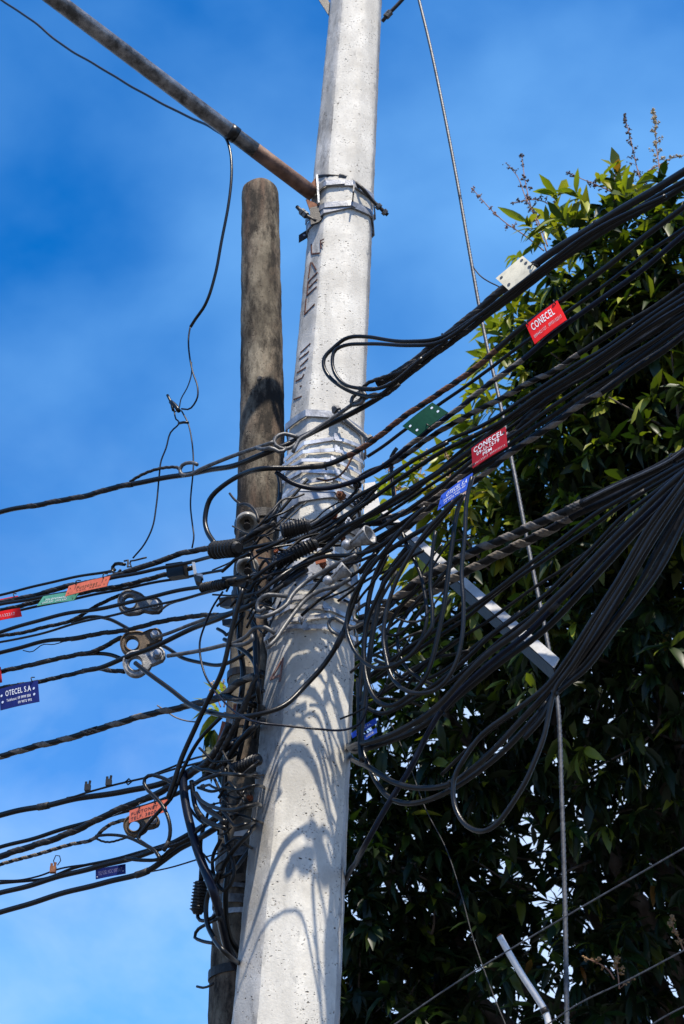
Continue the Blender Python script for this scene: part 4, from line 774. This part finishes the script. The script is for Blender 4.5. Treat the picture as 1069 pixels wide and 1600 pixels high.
cable('black hook ear where the thin top cable ends, left', [(196, 882), (190, 880), (179, 881), (175, 887), (176, 894), (183, 896), (189, 890)], 4, BLK, .14, name='hook', cat='hook', wob=0)
L('bent black bolt sticking out at the upper left of the old pole', [(359, 771), (366, 780), (376, 788)], 4, DARKM, -.2, name='bolt', cat='bolt', wob=0)
L('rope-like strands wrapped round the neck of the upper insulator', [(372, 790), (385, 788), (398, 796), (403, 806), (404, 815)], 5, DARKM, -.1, name='tie_wire', cat='tie wire')
L('grey tie strands arching over the lower insulator', [(385, 914), (395, 898), (410, 894), (430, 896), (440, 902)], 4, GALVD, .06, name='tie_wire', cat='tie wire')
L('thin shiny tie wire in front of the lower insulator', [(372, 902), (388, 900), (402, 897), (396, 906), (386, 910)], 1.6, ALU, .1, name='tie_wire', cat='tie wire')
L('small black hooked stub low on the left side of the old pole', [(308, 1541), (318, 1543), (328, 1540), (334, 1536)], 4, DARKM, -.1, name='bolt', cat='bolt')

# threaded rods on the collars
def threaded(label, pts, w_, d, nuts, m=DARKM):
    t = empty('threaded_rod', tuple(P(*pts[0][:2], Yc(pts[0][0])-d))); tag(t, label, 'threaded rod')
    S = path(pts, d, 0); r = rad(w_, *pts[0][:2], d); V, Fa = tube_vf(S, r, 10); mk('rod', V, Fa, m, t)
    for (x, y) in nuts:
        i = near(S, x, y); dv = S[min(i+1, len(S)-1)]-S[max(i-1, 0)]
        V, Fa = lathe_vf(S[i], dv, [(-.008, 0), (-.008, r*1.9), (.008, r*1.9), (.008, 0)], 6); mk('nut', V, Fa, GALVD, t, smooth=False)
threaded('dark bolt crossing the pale pole below the collar, round nuts at its upper end', [(521, 636), (530, 645), (545, 660), (562, 674), (582, 690)], 8, -.09, [(524, 639), (533, 648), (578, 687)], m=GALVD)
threaded('curved dark rod round the pale pole at the lamp arm, nut at the right end', [(496, 276, -.05), (515, 275), (535, 277), (550, 283), (566, 294), (580, 311, -.05), (592, 323, -.08), (606, 336, -.12)], 6, -.15, [(594, 325), (599, 330), (540, 279), (533, 276)])
threaded('short bolt poking left below the lamp arm foot', [(464, 323), (472, 331), (482, 339), (494, 346)], 6, -.15, [(475, 333), (478, 336)])
threaded('dark bolt rod leaving the pole at the top edge of the photo, right side', [(598, 33), (606, 23), (617, 12), (631, -3), (650, -25)], 6, -.25, [(604, 26), (609, 20)])
slab('steel_bracket', 'dark angle bracket against the pole at the top edge, left side', 'bracket', [(494, -6), (506, -10), (521, 14), (520, 34)], -.3, RUBBER, t=.006)
t, o, nrm = slab('lug_plate', 'small dark lug plate with a hole, left of the pole under the lamp arm', 'plate', [(467, 368), (484, 357), (484, 369), (467, 379)], -.25, DARKM)
V, Fa = lathe_vf(sum(o)/4+nrm*.0035, nrm, [(0, .006), (.0006, .006), (.0006, 0)], 14)
mk('hole_rim', V, Fa, GALV, t, smooth=False)

# ------------------------------------------------------------------ street lamp arm
arm = empty('lamp_arm', tuple(P(492, 306, 4.72))); tag(arm, 'long galvanised pipe arm slanting from the top left to its rusty foot', 'lamp arm')
A, B = np.array(P(87, 0, 3.9)), np.array(P(489, 303, 4.70)); ext = A+(A-B)*.5
def lerp(t): return B+(A-B)*t
rA = .034
V, Fa = tube_vf([ext, A, lerp(.8), lerp(.6), lerp(.4), lerp(.24)], rA, 24); mk('pipe', V, Fa, GALVP, arm)
V, Fa = tube_vf([lerp(.24), lerp(.12), lerp(.04), B], [rA*1.003]*4, 24); mk('rusty_pipe_end', V, Fa, mat('brown_rusted_pipe', (.045, .02, .012), .7, metal=.2, scale=14, bump=.4, bscale=90, col2=(.22, .12, .08)), arm)['label'] = 'rust-brown lower end of the pipe'
V, Fa = tube_vf([lerp(.345), lerp(.315)], rA*1.08, 20); mk('black_tape', V, Fa, BLK, arm)
for nm, q, m, th in (('flange_plate', [(494, 277), (497, 277), (500, 320), (497, 321)], GALV, .008), ('gusset', [(482, 292), (495, 277), (496, 292)], RUST, .008), ('gusset', [(478, 312), (497, 320), (490, 345)], RUST, .008), ('foot_bracket', [(484, 326), (500, 322), (520, 326), (498, 348), (486, 352)], DARKM, .01)):
    oo = [np.array(P(x, y, 4.68)) for x, y in q]; V, Fa = prism_vf(oo, np.array([0, -1., 0]), th*4 if nm == 'flange_plate' else th); mk(nm, V, Fa, m, arm, smooth=False)
tabA = band(arm, pole_c, pole_r, pole_z(530, 322), h=.03, t=.004, gap=.012, matl=GALV, a0=-75, a1=25, name='clamp_strap', seg=2)
tabB = band(arm, pole_c, pole_r, pole_z(530, 288), h=.024, t=.004, gap=.012, matl=GALV, a0=-75, a1=5, name='clamp_strap', seg=2)
zt = pole_z(545, 312); c = pole_c(zt)+adir(R(18))*(pole_r(zt)+.03)
b = MB(); b.add(*prism_vf([c+np.array([-.004, .02, -.03]), c+np.array([.0, -.03, -.012]), c+np.array([.004, -.03, .03]), c+np.array([0, .02, .014])], np.array([1., 0, 0]), .006)); b.obj('lug', GALVD, arm)

# ------------------------------------------------------------------ steel beam right of the pole
def beam():
    Ya, Yb = 4.75, 4.15
    q0 = [(606, 792), (622, 838)]
    a0, a1 = np.array(P(600, 793, Ya)), np.array(P(874, 1029, Yb)); b1 = np.array(P(863, 1048, Yb)); b0 = a0+(b1-a1)*.5; b1 = a1+(b1-a1)*.78
    down = np.array([0.015, .045, -.035])
    # L-section: flange coloured as if lit, web coloured dark for its underside shade
    t = empty('steel_beam', tuple(a0)); tag(t, 'pale grey steel angle beam slanting down right from the pole through the drip loops', 'steel beam')
    nrm = np.cross(a1-a0, b1-a1); nrm /= np.linalg.norm(nrm)
    V, Fa = prism_vf([a0, a1, b1, b0], nrm, .006); mk('flange', V, Fa, PAINT, t, smooth=False)
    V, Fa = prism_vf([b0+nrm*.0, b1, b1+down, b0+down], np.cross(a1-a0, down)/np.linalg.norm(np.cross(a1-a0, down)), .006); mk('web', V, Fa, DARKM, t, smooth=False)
    e = np.array(P(589, 752, Ya)); V, Fa = prism_vf([P(567, 757, Ya+.05), P(586, 754, Ya+.05), P(596, 800, Ya+.05), P(569, 806, Ya+.05)], np.array([0, -1., 0]), .012); mk('mounting_plate', V, Fa, PAINT, t, smooth=False)
beam()
wp = empty('pipe', tuple(P(858, 1600, 4.5))); tag(wp, 'thin chipped white pipe leaning in at the bottom edge below the dark leaves', 'pipe')
S = spline([P(x, y, 4.3) for x, y in ((781, 1463), (800, 1497), (820, 1530), (840, 1560), (853, 1583), (858, 1605), (862, 1700))], 6); r = 5.2*depth(S[0])/F
V, Fa = tube_vf(S, r, 14); mk('tube', V, Fa, WHITEP, wp)
V, Fa = tube_vf([S[0]-(S[1]-S[0])*.4, S[0]], r*.7, 10); mk('open_end', V, Fa, RUST, wp)
V, Fa = tube_vf([S[22], S[24]], r*1.25, 10); mk('clip', V, Fa, DARKM, wp)

# ------------------------------------------------------------------ tags
def text_mesh(s, size=1., bold=.0, spacing=1.):
    cu = bpy.data.curves.new('t', 'FONT'); cu.body = s; cu.size = size; cu.align_x = 'CENTER'; cu.align_y = 'CENTER'; cu.offset = bold; cu.space_character = spacing; cu.resolution_u = 3
    ob = bpy.data.objects.new('t', cu); C.objects.link(ob); bpy.context.view_layer.update()
    me = bpy.data.meshes.new_from_object(ob.evaluated_get(bpy.context.evaluated_depsgraph_get()))
    V = np.array([v.co[:] for v in me.vertices]) if len(me.vertices) else np.zeros((0, 3)); Fa = [tuple(p.vertices) for p in me.polygons]
    bpy.data.objects.remove(ob); bpy.data.curves.remove(cu); bpy.data.meshes.remove(me); return V, Fa
def tagplate(label, quad, m, d, lines=(), holes=(), holem=None, ties=(), t=.003, Ys=None):
    """quad: TL, TR, BR, BL in photo order of the plate's own reading direction; lines: (text, u, v, height, width, material)"""
    o = [np.array(P(x, y, (Ys[i] if Ys else Yc(x)-d))) for i, (x, y) in enumerate(quad)]
    o[2] = o[1]+o[3]-o[0]
    u = o[1]-o[0]; v = o[3]-o[0]; nrm = np.cross(u, v); nrm /= np.linalg.norm(nrm)
    if np.dot(nrm, o[0]-np.array(CAM)) > 0: nrm = -nrm
    T = empty('cable_tag', tuple(o[0])); tag(T, label, 'cable tag')
    # slightly bent plate
    nu, nv = 8, 4; V = []; Fa = []
    bend = np.linalg.norm(u)*.018
    def pt(a, b_, off=0.): return o[0]+u*a+v*b_+nrm*(off+bend*math.sin(math.pi*a))
    for s_ in (-t/2, t/2):
        for i in range(nu+1):
            for j in range(nv+1): V.append(pt(i/nu, j/nv, s_))
    K = (nu+1)*(nv+1); idx = lambda i, j: i*(nv+1)+j
    for i in range(nu):
        for j in range(nv):
            f = (idx(i, j), idx(i+1, j), idx(i+1, j+1), idx(i, j+1)); Fa.append(f); Fa.append(tuple(K+q for q in f[::-1]))
    rim = [idx(i, 0) for i in range(nu+1)]+[idx(nu, j) for j in range(1, nv+1)]+[idx(i, nv) for i in range(nu-1, -1, -1)]+[idx(0, j) for j in range(nv-1, 0, -1)]
    for q in range(len(rim)): a, b_ = rim[q], rim[(q+1) % len(rim)]; Fa.append((a, K+a, K+b_, b_))
    mk('plate', V, Fa, m, T, smooth=False)
    for (s, cu_, cv, hh, ww, mm) in lines:
        TV, TF = text_mesh(s, bold=.012, spacing=1.12)
        if not len(TV): continue
        mn, mxx = TV.min(0), TV.max(0); q = (TV-(mn+mxx)/2)/np.maximum(mxx-mn, 1e-6)
        V = [pt(cu_+a*ww, cv-b_*hh, t/2+.0006) for a, b_, _ in q]; mk('lettering', V, TF, mm, T, smooth=False)
    for (a, b_) in holes:
        c = pt(a, b_, t/2+.0003); r = np.linalg.norm(v)*.055
        V, Fa = lathe_vf(c, nrm, [(0, r), (.0006, r), (.0006, 0)], 12); mk('hole', V, Fa, holem or SKYHOLE, T, smooth=False)
    for (a, b_) in ties:
        c = pt(a, b_); w0 = np.linalg.norm(v); S = np.array([c-nrm*.012-v/w0*.022, c-v/w0*.012+nrm*.008, c+nrm*.005, c+v/w0*.004-nrm*.003, c-nrm*.014])
        V, Fa = tube_vf(spline(S, 5), .0022, 6); mk('cable_tie', V, Fa, RUBBER, T)
    return T
SKYHOLE = mat('sky_hole_disc', (.62, .68, .78), .5, var=.05)  # pale discs coloured like sky showing through the tag holes
CREAM = plate('cream_plate', (.72, .66, .50)); REDP = plate('red_plate', (.74, .012, .012)); REDD = plate('crimson_plate', (.36, .012, .022)); GREENP = plate('dark_green_plate', (.004, .05, .026)); BLUEP = plate('blue_plate', (.035, .10, .52)); PINKP = plate('pinkish_plate', (.55, .42, .38))
ORP = plate('orange_plate', (.72, .17, .10)); TEAL = plate('teal_plate', (.10, .34, .24)); NAVY = plate('navy_plate', (.012, .02, .14))
tagplate('blank cream plate with four holes lying on top of the upper bundle', [(817, 400), (839, 419), (793, 451), (775, 435)], CREAM, .14, holes=[(.18, .12), (.72, .12), (.2, .88), (.75, .88), (.45, .1)], holem=GALVD, ties=[(.8, .1)])
tagplate('bright red tag reading CONECEL, hung under the cables against the tree', [(822, 508), (871, 470), (886, 498), (836, 538)], REDP, .17, lines=[('CONECEL', .46, .30, .34, .70, WHITE), ('0994421127 . 0993132317', .5, .72, .15, .86, GREYT)], ties=[(.06, .06), (.93, .06)])
tagplate('blank dark green tag with four small holes, left of the tree top', [(629, 666), (676, 629), (700, 646), (653, 682)], GREENP, .2, holes=[(.12, .3), (.13, .72), (.86, .25), (.87, .62)], ties=[(.4, 1.)])
tagplate('crimson tag with three lines reading CONECEL, a number and PEM', [(737, 701), (790, 667), (791, 695), (739, 732)], REDD, .26, lines=[('CONECEL', .50, .20, .25, .86, WHITE), ('09-U-1579', .48, .46, .18, .66, WHITE), ('PEM', .46, .67, .15, .26, WHITE), ('0991132317  0993132115', .5, .87, .09, .92, GREYT)], holes=[(.95, .25), (.05, .85)], holem=BLKPRINT)
tagplate('pinkish white tag showing behind the slanted blue one', [(716, 752), (742, 744), (745, 770), (704, 788)], PINKP, .24, holes=[(.85, .4)], holem=BLKPRINT)
tagplate('slanted mid-blue tag with white print reading OTECEL S.A over drip loops', [(690, 774), (739, 739), (733, 765), (684, 798)], BLUEP, .27, lines=[('OTECEL S.A', .55, .32, .3, .66, WHITE), ('Telefonos: 09 9999 500', .5, .62, .14, .7, WHITE), ('09 9972 995', .45, .82, .12, .5, WHITE)], holes=[(.06, .3), (.06, .75), (.95, .3), (.95, .6)], holem=NAVY)
tagplate('orange tag on the left cables with faded dark script, overlapping the teal one', [(108, 916), (173, 900), (167, 917), (102, 932)], ORP, .24, lines=[('Puntonet', .5, .45, .34, .5, RUST), ('Telf. 3800', .55, .76, .13, .6, RUST)], holes=[(.07, .3), (.06, .75), (.93, .3), (.92, .7)], holem=RUST, ties=[(.2, .05), (.85, .05)])
tagplate('teal green tag with white print tucked under the orange one', [(68, 932), (126, 923), (122, 936), (58, 947)], TEAL, .2, lines=[('TELEFONOS:', .45, .5, .2, .6, WHITE), ('2394 530  2394 530', .45, .78, .18, .66, WHITE)], holes=[(.1, .35), (.1, .8), (.93, .3), (.93, .75)], holem=GALVD)
tagplate('red tag cut by the left edge, below the cables', [(-24, 961), (31, 950), (34, 962), (-21, 974)], REDP, .2, lines=[('0991132317', .55, .55, .35, .6, GREYT)])
tagplate('strip of red tag behind the cables at the left edge', [(-26, 943), (28, 931), (29, 938), (-25, 952)], REDP, .0, ties=[(.92, .1)])
tagplate('sliver of a dark red tag at the very left edge above the navy one', [(-40, 1052), (1, 1042), (3, 1066), (-38, 1076)], REDD, .1)
tagplate('navy blue tag with white letters OTECEL S.A and phone lines, left edge', [(-1, 1077), (59, 1063), (65, 1098), (1, 1110)], NAVY, .22, lines=[('OTECEL S.A', .5, .3, .26, .66, WHITE), ('Telefonos: 09 9999 500', .5, .63, .13, .62, WHITE), ('09 9972 995', .66, .84, .12, .34, WHITE)], holes=[(.06, .35), (.08, .66), (.9, .35), (.9, .62)], ties=[(.88, .0)])
tagplate('orange tag with two lines reading PUNTONET TELF 3800, lower left', [(203, 1267), (261, 1249), (259, 1270), (202, 1286)], ORP, .2, lines=[('PUNTONET', .42, .36, .26, .72, BLKPRINT), ('TELF. 3800', .40, .76, .26, .70, BLKPRINT)], ties=[(.3, .04), (.72, .04)])
tagplate('small navy tag with white print under the lower left cables', [(150, 1359), (196, 1350), (196, 1362), (150, 1374)], NAVY, .04, lines=[('TELF DEL NOC 0997617', .5, .5, .42, .8, NAVYPRINT)], holes=[(.06, .8), (.94, .7)])
for lab, q in (('upper of two blue tags half hidden behind the right pole edge', [(549, 1146), (587, 1122), (589, 1129), (551, 1154)]), ('lower of two blue tags half hidden behind the right pole edge', [(569, 1150), (588, 1137), (589, 1144), (570, 1158)])):
    tagplate(lab, q, BLUEP, .1, lines=[('OTECEL', .5, .5, .4, .6, WHITE)])

# ------------------------------------------------------------------ the mango tree
def leaf_template(full=True):
    st = [(0, .05), (.12, .5), (.35, .95), (.6, 1.), (.82, .62), (1., .03)] if full else [(0, .08), (.25, .85), (.65, 1.), (1., .04)]
    V = []
    for t_, wd in st:
        y = t_; z = -.35*t_*t_; hw = .135*wd
        V += [(-hw, y, z+.05*wd), (0, y, z), (hw, y, z+.05*wd)]
    Fa = [(3*i+a, 3*i+a+1, 3*i+a+4, 3*i+a+3) for i in range(len(st)-1) for a in (0, 1)]
    return np.array(V), Fa
LT, LF = leaf_template(False); LTF, LFF = leaf_template(True)
# lobes: centre and radius; the crown leans over towards the road at its top
LOB = [((965, 462, 6.9), .74, 1.25), ((1130, 505, 6.9), .95, 1.2), ((905, 620, 7.15), .62, 1.2), ((1090, 760, 7.3), 1.15, 1.25), ((812, 880, 7.8), .72, 1.0), ((730, 860, 8.0), .52, .6), ((1000, 1000, 7.9), 1.25, 1.2),
       ((690, 1110, 8.3), .75, 1.15), ((950, 1300, 8.7), 1.2, .82), ((650, 1420, 8.9), .80, .8), ((880, 1620, 9.2), 1.25, .92), ((570, 1620, 9.2), .8, 1.3), ((580, 1330, 8.6), .62, 1.3)]
lobes = [(np.array(P(*c)), r, dn) for c, r, dn in LOB]
lobes += [(np.array(q), r, dn) for q, r, dn in (((3.35, 6.5, 7.1), 1.3, .8), ((3.2, 7.6, 6.4), 1.5, .6), ((3.1, 8.6, 4.8), 1.5, .4), ((3.5, 8.2, 7.7), 1.4, .7), ((4.6, 8.4, 7.6), 1.7, .4), ((2.4, 9.6, 8.3), 1.2, .6))]
tree_base = np.array([2.6, 9.6, 0.])
tree = empty('mango_tree', tuple(tree_base)); tag(tree, 'large dark mango tree with flower spikes filling the right side behind the cables', 'tree')
def inside_depth(p):
    return max((1-np.linalg.norm((p-c)/np.array([1, 1, .95]))/r) for c, r, _ in lobes)
ros = []; ros_l = []
for c, r, dn in lobes:
    ros_l.append(0)
    n_ = int(350*dn*r*r)
    for _ in range(n_):
        v = rng.normal(size=3); v /= np.linalg.norm(v); rr = r*(rng.random()**.33)*rng.uniform(.86, 1.06)
        p = c+v*rr; ros.append((p, v, rr/r, len(ros_l)))
bases = []
def leafbasis(dirv, roll):
    d = dirv/np.linalg.norm(dirv); s = np.cross(d, [0, 0, 1.]);
    if np.linalg.norm(s) < .05: s = np.array([1., 0, 0])
    s /= np.linalg.norm(s); n_ = np.cross(s, d); c_, s_ = math.cos(roll), math.sin(roll)
    s2 = s*c_+n_*s_; n2 = np.cross(s2, d); return s2, d, n2
LV = []; LTn = []; leaves = []
for p, v, f, li in ros:
    ax = v*.8+np.array([0, -.1, .15])+rng.normal(size=3)*.35; ax /= np.linalg.norm(ax); _, u, w2 = basis(ax)
    k = rng.integers(7, 12); young = rng.random() < .07
    for i in range(k):
        a = i*2.4+rng.uniform(-.4, .4); sp = rng.uniform(.35, 1.25)
        d = ax*math.cos(sp)+(u*math.cos(a)+w2*math.sin(a))*math.sin(sp)+np.array([0, 0, -.25]); L_ = rng.choice([rng.uniform(.075, .14), rng.uniform(.13, .2)])
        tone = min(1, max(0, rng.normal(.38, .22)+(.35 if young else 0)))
        if li in (1, 3, 5, 6) and f > .75: tone = min(.9, tone+.6*max(0, v[2]*.8-v[0]*.5+.2))  # sunlit look of the upper and left crown put into leaf colour
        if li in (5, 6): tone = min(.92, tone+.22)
        if li >= 7: tone *= .7  # lower and right-hand crown: shade put into the leaf colour
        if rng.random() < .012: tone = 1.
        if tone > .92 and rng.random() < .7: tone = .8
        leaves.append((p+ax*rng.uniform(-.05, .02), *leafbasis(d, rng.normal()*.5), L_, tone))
# a leafy sprig left of the old pole and a few on the sky side
def sprig(px, py, Y, n_, ax, tone0):
    p = np.array(P(px, py, Y)); ax = np.array(ax, float); ax /= np.linalg.norm(ax); _, u, w2 = basis(ax)
    for i in range(n_):
        a = i*2.4; sp = rng.uniform(.3, 1.2); d = ax*math.cos(sp)+(u*math.cos(a)+w2*math.sin(a))*math.sin(sp)+np.array([0, 0, -.3])
        leaves.append((p, *leafbasis(d, rng.normal()*.4), rng.uniform(.12, .2), min(1, tone0+rng.uniform(-.15, .15))))
for q in [(342, 1112, 7.6, 6, (-.6, 0, .4), .75), (335, 1140, 7.6, 7, (-.4, 0, -.8), .5), (330, 1165, 7.6, 6, (-.1, 0, -1), .35), (350, 1180, 7.7, 6, (.1, 0, -1), .3), (352, 1095, 7.7, 5, (-.2, 0, 1), .8)]: sprig(*q)
for i in range(20): sprig(rng.uniform(590, 760), 0, 7.6, 0, (0, 0, 1), .7)
for q in [(640, 745), (612, 775), (668, 725), (700, 715), (655, 770), (735, 700), (600, 805), (745, 668), (735, 655), (762, 612), (770, 560), (775, 520), (725, 722)]: sprig(q[0], q[1], 7.5, 9, (-.5, -.3, .6), .72)
def cam_px(p):
    q = CR.transposed() @ (Vector(p)-CAM); return 534.5-F*q.x/q.z, 800+F*q.y/q.z, -q.z
def big_score(l):
    x, y, z = cam_px(l[0]+l[2]*l[4]*.5)
    if not (-5 < x < 1075 and -5 < y < 1605): return -1
    return inside_small.get(id(l), 0)
# leaves that show largest: those with nothing in front, found on a coarse depth grid
grid = {}; cand = []
for i, l in enumerate(leaves):
    x, y, z = cam_px(l[0]+l[2]*l[4]*.5)
    if 320 < x < 1069 and 0 < y < 1600:
        k = (int(x/22), int(y/22))
        if k not in grid or z < grid[k][0]: grid[k] = (z, i)
front = sorted(grid.values(), key=lambda q: -leaves[q[1]][4]*(1.6 if leaves[q[1]][5] > .55 else 1)/q[0])
bright = [q[1] for q in front][:290]; single = set(bright)
n_var = 8; variants = []
for k in range(n_var):
    V = LTF.copy(); V[:, 2] += -.12*(k/n_var)*V[:, 1]**2; V[:, 0] *= rng.uniform(.85, 1.2); V[:, 0] += .06*rng.normal()*V[:, 1]**2
    me = bpy.data.meshes.new('leaf'); me.from_pydata(V.tolist(), [], LFF); me.materials.append(LEAF); me.polygons.foreach_set('use_smooth', [True]*len(me.polygons))
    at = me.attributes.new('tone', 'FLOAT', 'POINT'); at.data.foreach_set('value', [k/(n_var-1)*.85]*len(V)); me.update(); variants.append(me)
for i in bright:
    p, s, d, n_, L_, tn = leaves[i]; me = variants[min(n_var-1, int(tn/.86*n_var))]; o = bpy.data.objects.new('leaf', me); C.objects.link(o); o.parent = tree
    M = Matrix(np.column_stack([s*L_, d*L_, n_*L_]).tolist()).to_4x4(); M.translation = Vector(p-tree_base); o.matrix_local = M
rest = [l for i, l in enumerate(leaves) if i not in single]
m_ = len(rest); nv = len(LT)
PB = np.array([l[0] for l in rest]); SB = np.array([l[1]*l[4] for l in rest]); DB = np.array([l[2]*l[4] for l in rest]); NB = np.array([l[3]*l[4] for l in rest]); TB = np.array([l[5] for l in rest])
wv = rng.uniform(.8, 1.25, m_)[:, None, None]; cv = rng.uniform(.4, 1.8, m_)[:, None, None]
V = PB[:, None]+SB[:, None]*LT[None, :, 0:1]*wv+DB[:, None]*LT[None, :, 1:2]+NB[:, None]*LT[None, :, 2:3]*cv
V = V.reshape(-1, 3)-tree_base; Q = (np.array(LF)[None]+(np.arange(m_)*nv)[:, None, None]).reshape(-1, 4)
me = bpy.data.meshes.new('crown'); me.vertices.add(len(V)); me.vertices.foreach_set('co', V.ravel()); me.loops.add(Q.size); me.loops.foreach_set('vertex_index', Q.ravel().astype(np.int32))
me.polygons.add(len(Q)); me.polygons.foreach_set('loop_start', np.arange(0, Q.size, 4, dtype=np.int32)); me.polygons.foreach_set('loop_total', np.full(len(Q), 4, dtype=np.int32)); me.polygons.foreach_set('use_smooth', np.ones(len(Q), dtype=bool))
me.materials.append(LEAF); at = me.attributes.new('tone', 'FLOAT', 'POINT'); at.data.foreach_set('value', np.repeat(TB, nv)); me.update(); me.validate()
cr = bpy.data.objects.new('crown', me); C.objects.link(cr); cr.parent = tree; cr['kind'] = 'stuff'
print('leaves', len(leaves), 'tris', len(Q)*2)
# trunk, limbs, twigs
fork = tree_base+np.array([-.1, -.2, 2.6])
V, Fa = tube_vf(spline([tree_base+(0, 0, -.1), tree_base+(0.05, -.05, 1.2), fork], 8), np.linspace(.34, .24, 17), 18, lobes=5, amp=.06); mk('trunk', V, Fa, BARK, tree)
for c, r, _ in lobes:
    mid = (fork+c)/2+rng.normal(size=3)*.25+np.array([0, .2, .2]); n_ = 21
    V, Fa = tube_vf(spline([fork, fork*.65+mid*.35+rng.normal(size=3)*.08, mid, (mid+c)/2+rng.normal(size=3)*.12, c], 5), np.linspace(.10, .02, n_), 8); lb = mk('limb', V, Fa, BARK, tree)
    tw = MB()
    for _ in range(11):
        v = rng.normal(size=3); v /= np.linalg.norm(v); e = c+v*r*.85; s0 = c+(mid-c)*rng.uniform(0, .3)
        V, Fa = tube_vf(spline([s0, (s0+e)/2+rng.normal(size=3)*.12, e], 4), np.linspace(.016, .004, 9), 5); tw.add(V, Fa)
    o = tw.obj('twigs', BARK, lb, smooth=True); o['kind'] = 'stuff'
# flower spikes
def spike(pts, Y, budm, dens=1., side=1.):
    K = [np.array(P(x, y, Y)) for x, y in pts]; S = spline(K, 8); S, s = resample(S, .012); Ltot = s[-1]
    st = MB(); V, Fa = tube_vf(S, np.linspace(.0042, .0022, len(S)), 6); st.add(V, Fa); bd = MB()
    def bud(p, r):
        V, Fa = lathe_vf(p-np.array([0, 0, r]), (rng.normal()*.3, rng.normal()*.3, 1), [(0, 0), (r*.5, r*.8), (r*1.1, r), (r*1.7, r*.6), (r*2, 0)], 6); bd.add(V, Fa)
    for i in range(0, len(S), 2):
        f = i/len(S)
        if f < .35 and rng.random() > .3*dens: continue
        for _ in range(2):
            a = rng.uniform(0, 6.28); L_ = .07*(1.15-f)*rng.uniform(.3, 1.2)*side; dv = np.array([math.cos(a), math.sin(a)*.8, rng.uniform(.1, .7)])
            if rng.random() < .55*dens:
                e = S[i]+dv*L_; V, Fa = tube_vf([S[i], (S[i]+e)/2+(0, 0, .004), e], [.0018, .0014, .001], 4); st.add(V, Fa)
                for q in range(int(3+5*dens)): bud(S[i]+dv*L_*rng.uniform(.45, 1.08)+rng.normal(size=3)*.005, rng.uniform(.003, .0065))
    for q in range(int(16*dens)): bud(S[-1-int(rng.random()*len(S)*.14)]+rng.normal(size=3)*.006, rng.uniform(.003, .006))
    o = st.obj('flower_spike', STEM, tree, smooth=True)
    bd.obj('flower_buds', budm, o, smooth=True)['kind'] = 'stuff'
for pts, m, dn in [([(856, 400), (845, 365), (832, 330), (822, 290), (815, 243)], BUD, .8), ([(856, 385), (843, 350), (822, 310), (808, 275), (790, 254)], BUD, .5), ([(850, 392), (820, 368), (790, 348), (765, 325), (738, 295)], STEM, .6), ([(1014, 330), (1008, 308), (995, 260), (985, 215), (975, 178)], BUD, .9),
                   ([(1034, 300), (1030, 262), (1026, 230), (1024, 200), (1021, 172)], BUDY, 1.3), ([(1012, 268), (1030, 258), (1048, 248), (1069, 243)], BUDY, .8), ([(975, 312), (950, 297), (915, 282), (888, 271)], BUD, .8), ([(870, 330), (850, 315), (830, 312), (800, 318)], BUD, .7), ([(958, 340), (960, 310), (961, 285), (961, 272)], BUD, .3),
                   ([(700, 760), (704, 735), (700, 715), (692, 700)], BUDY, 1.3), ([(650, 775), (655, 745), (662, 722), (668, 705)], BUDY, 1.), ([(620, 785), (617, 760), (612, 740), (603, 725)], BUDO, 1.), ([(960, 1530), (950, 1515), (935, 1505), (912, 1496)], BUDO, 1.2), ([(968, 1545), (966, 1525), (964, 1510), (963, 1498)], BUDO, 1.5), ([(1069, 1485), (1060, 1465), (1052, 1448), (1050, 1432)], BUDO, 1.4),
                   ([(350, 1105), (352, 1090), (350, 1075), (349, 1062)], BUDY, .5), ([(345, 1105), (340, 1092), (334, 1080), (331, 1068)], BUDY, .5)]:
    yy = 6.55 if pts[0][1] < 500 else (7.4 if pts[0][1] < 1200 else 7.6); spike(pts, yy, m, dn)
print('objects', len(bpy.data.objects))
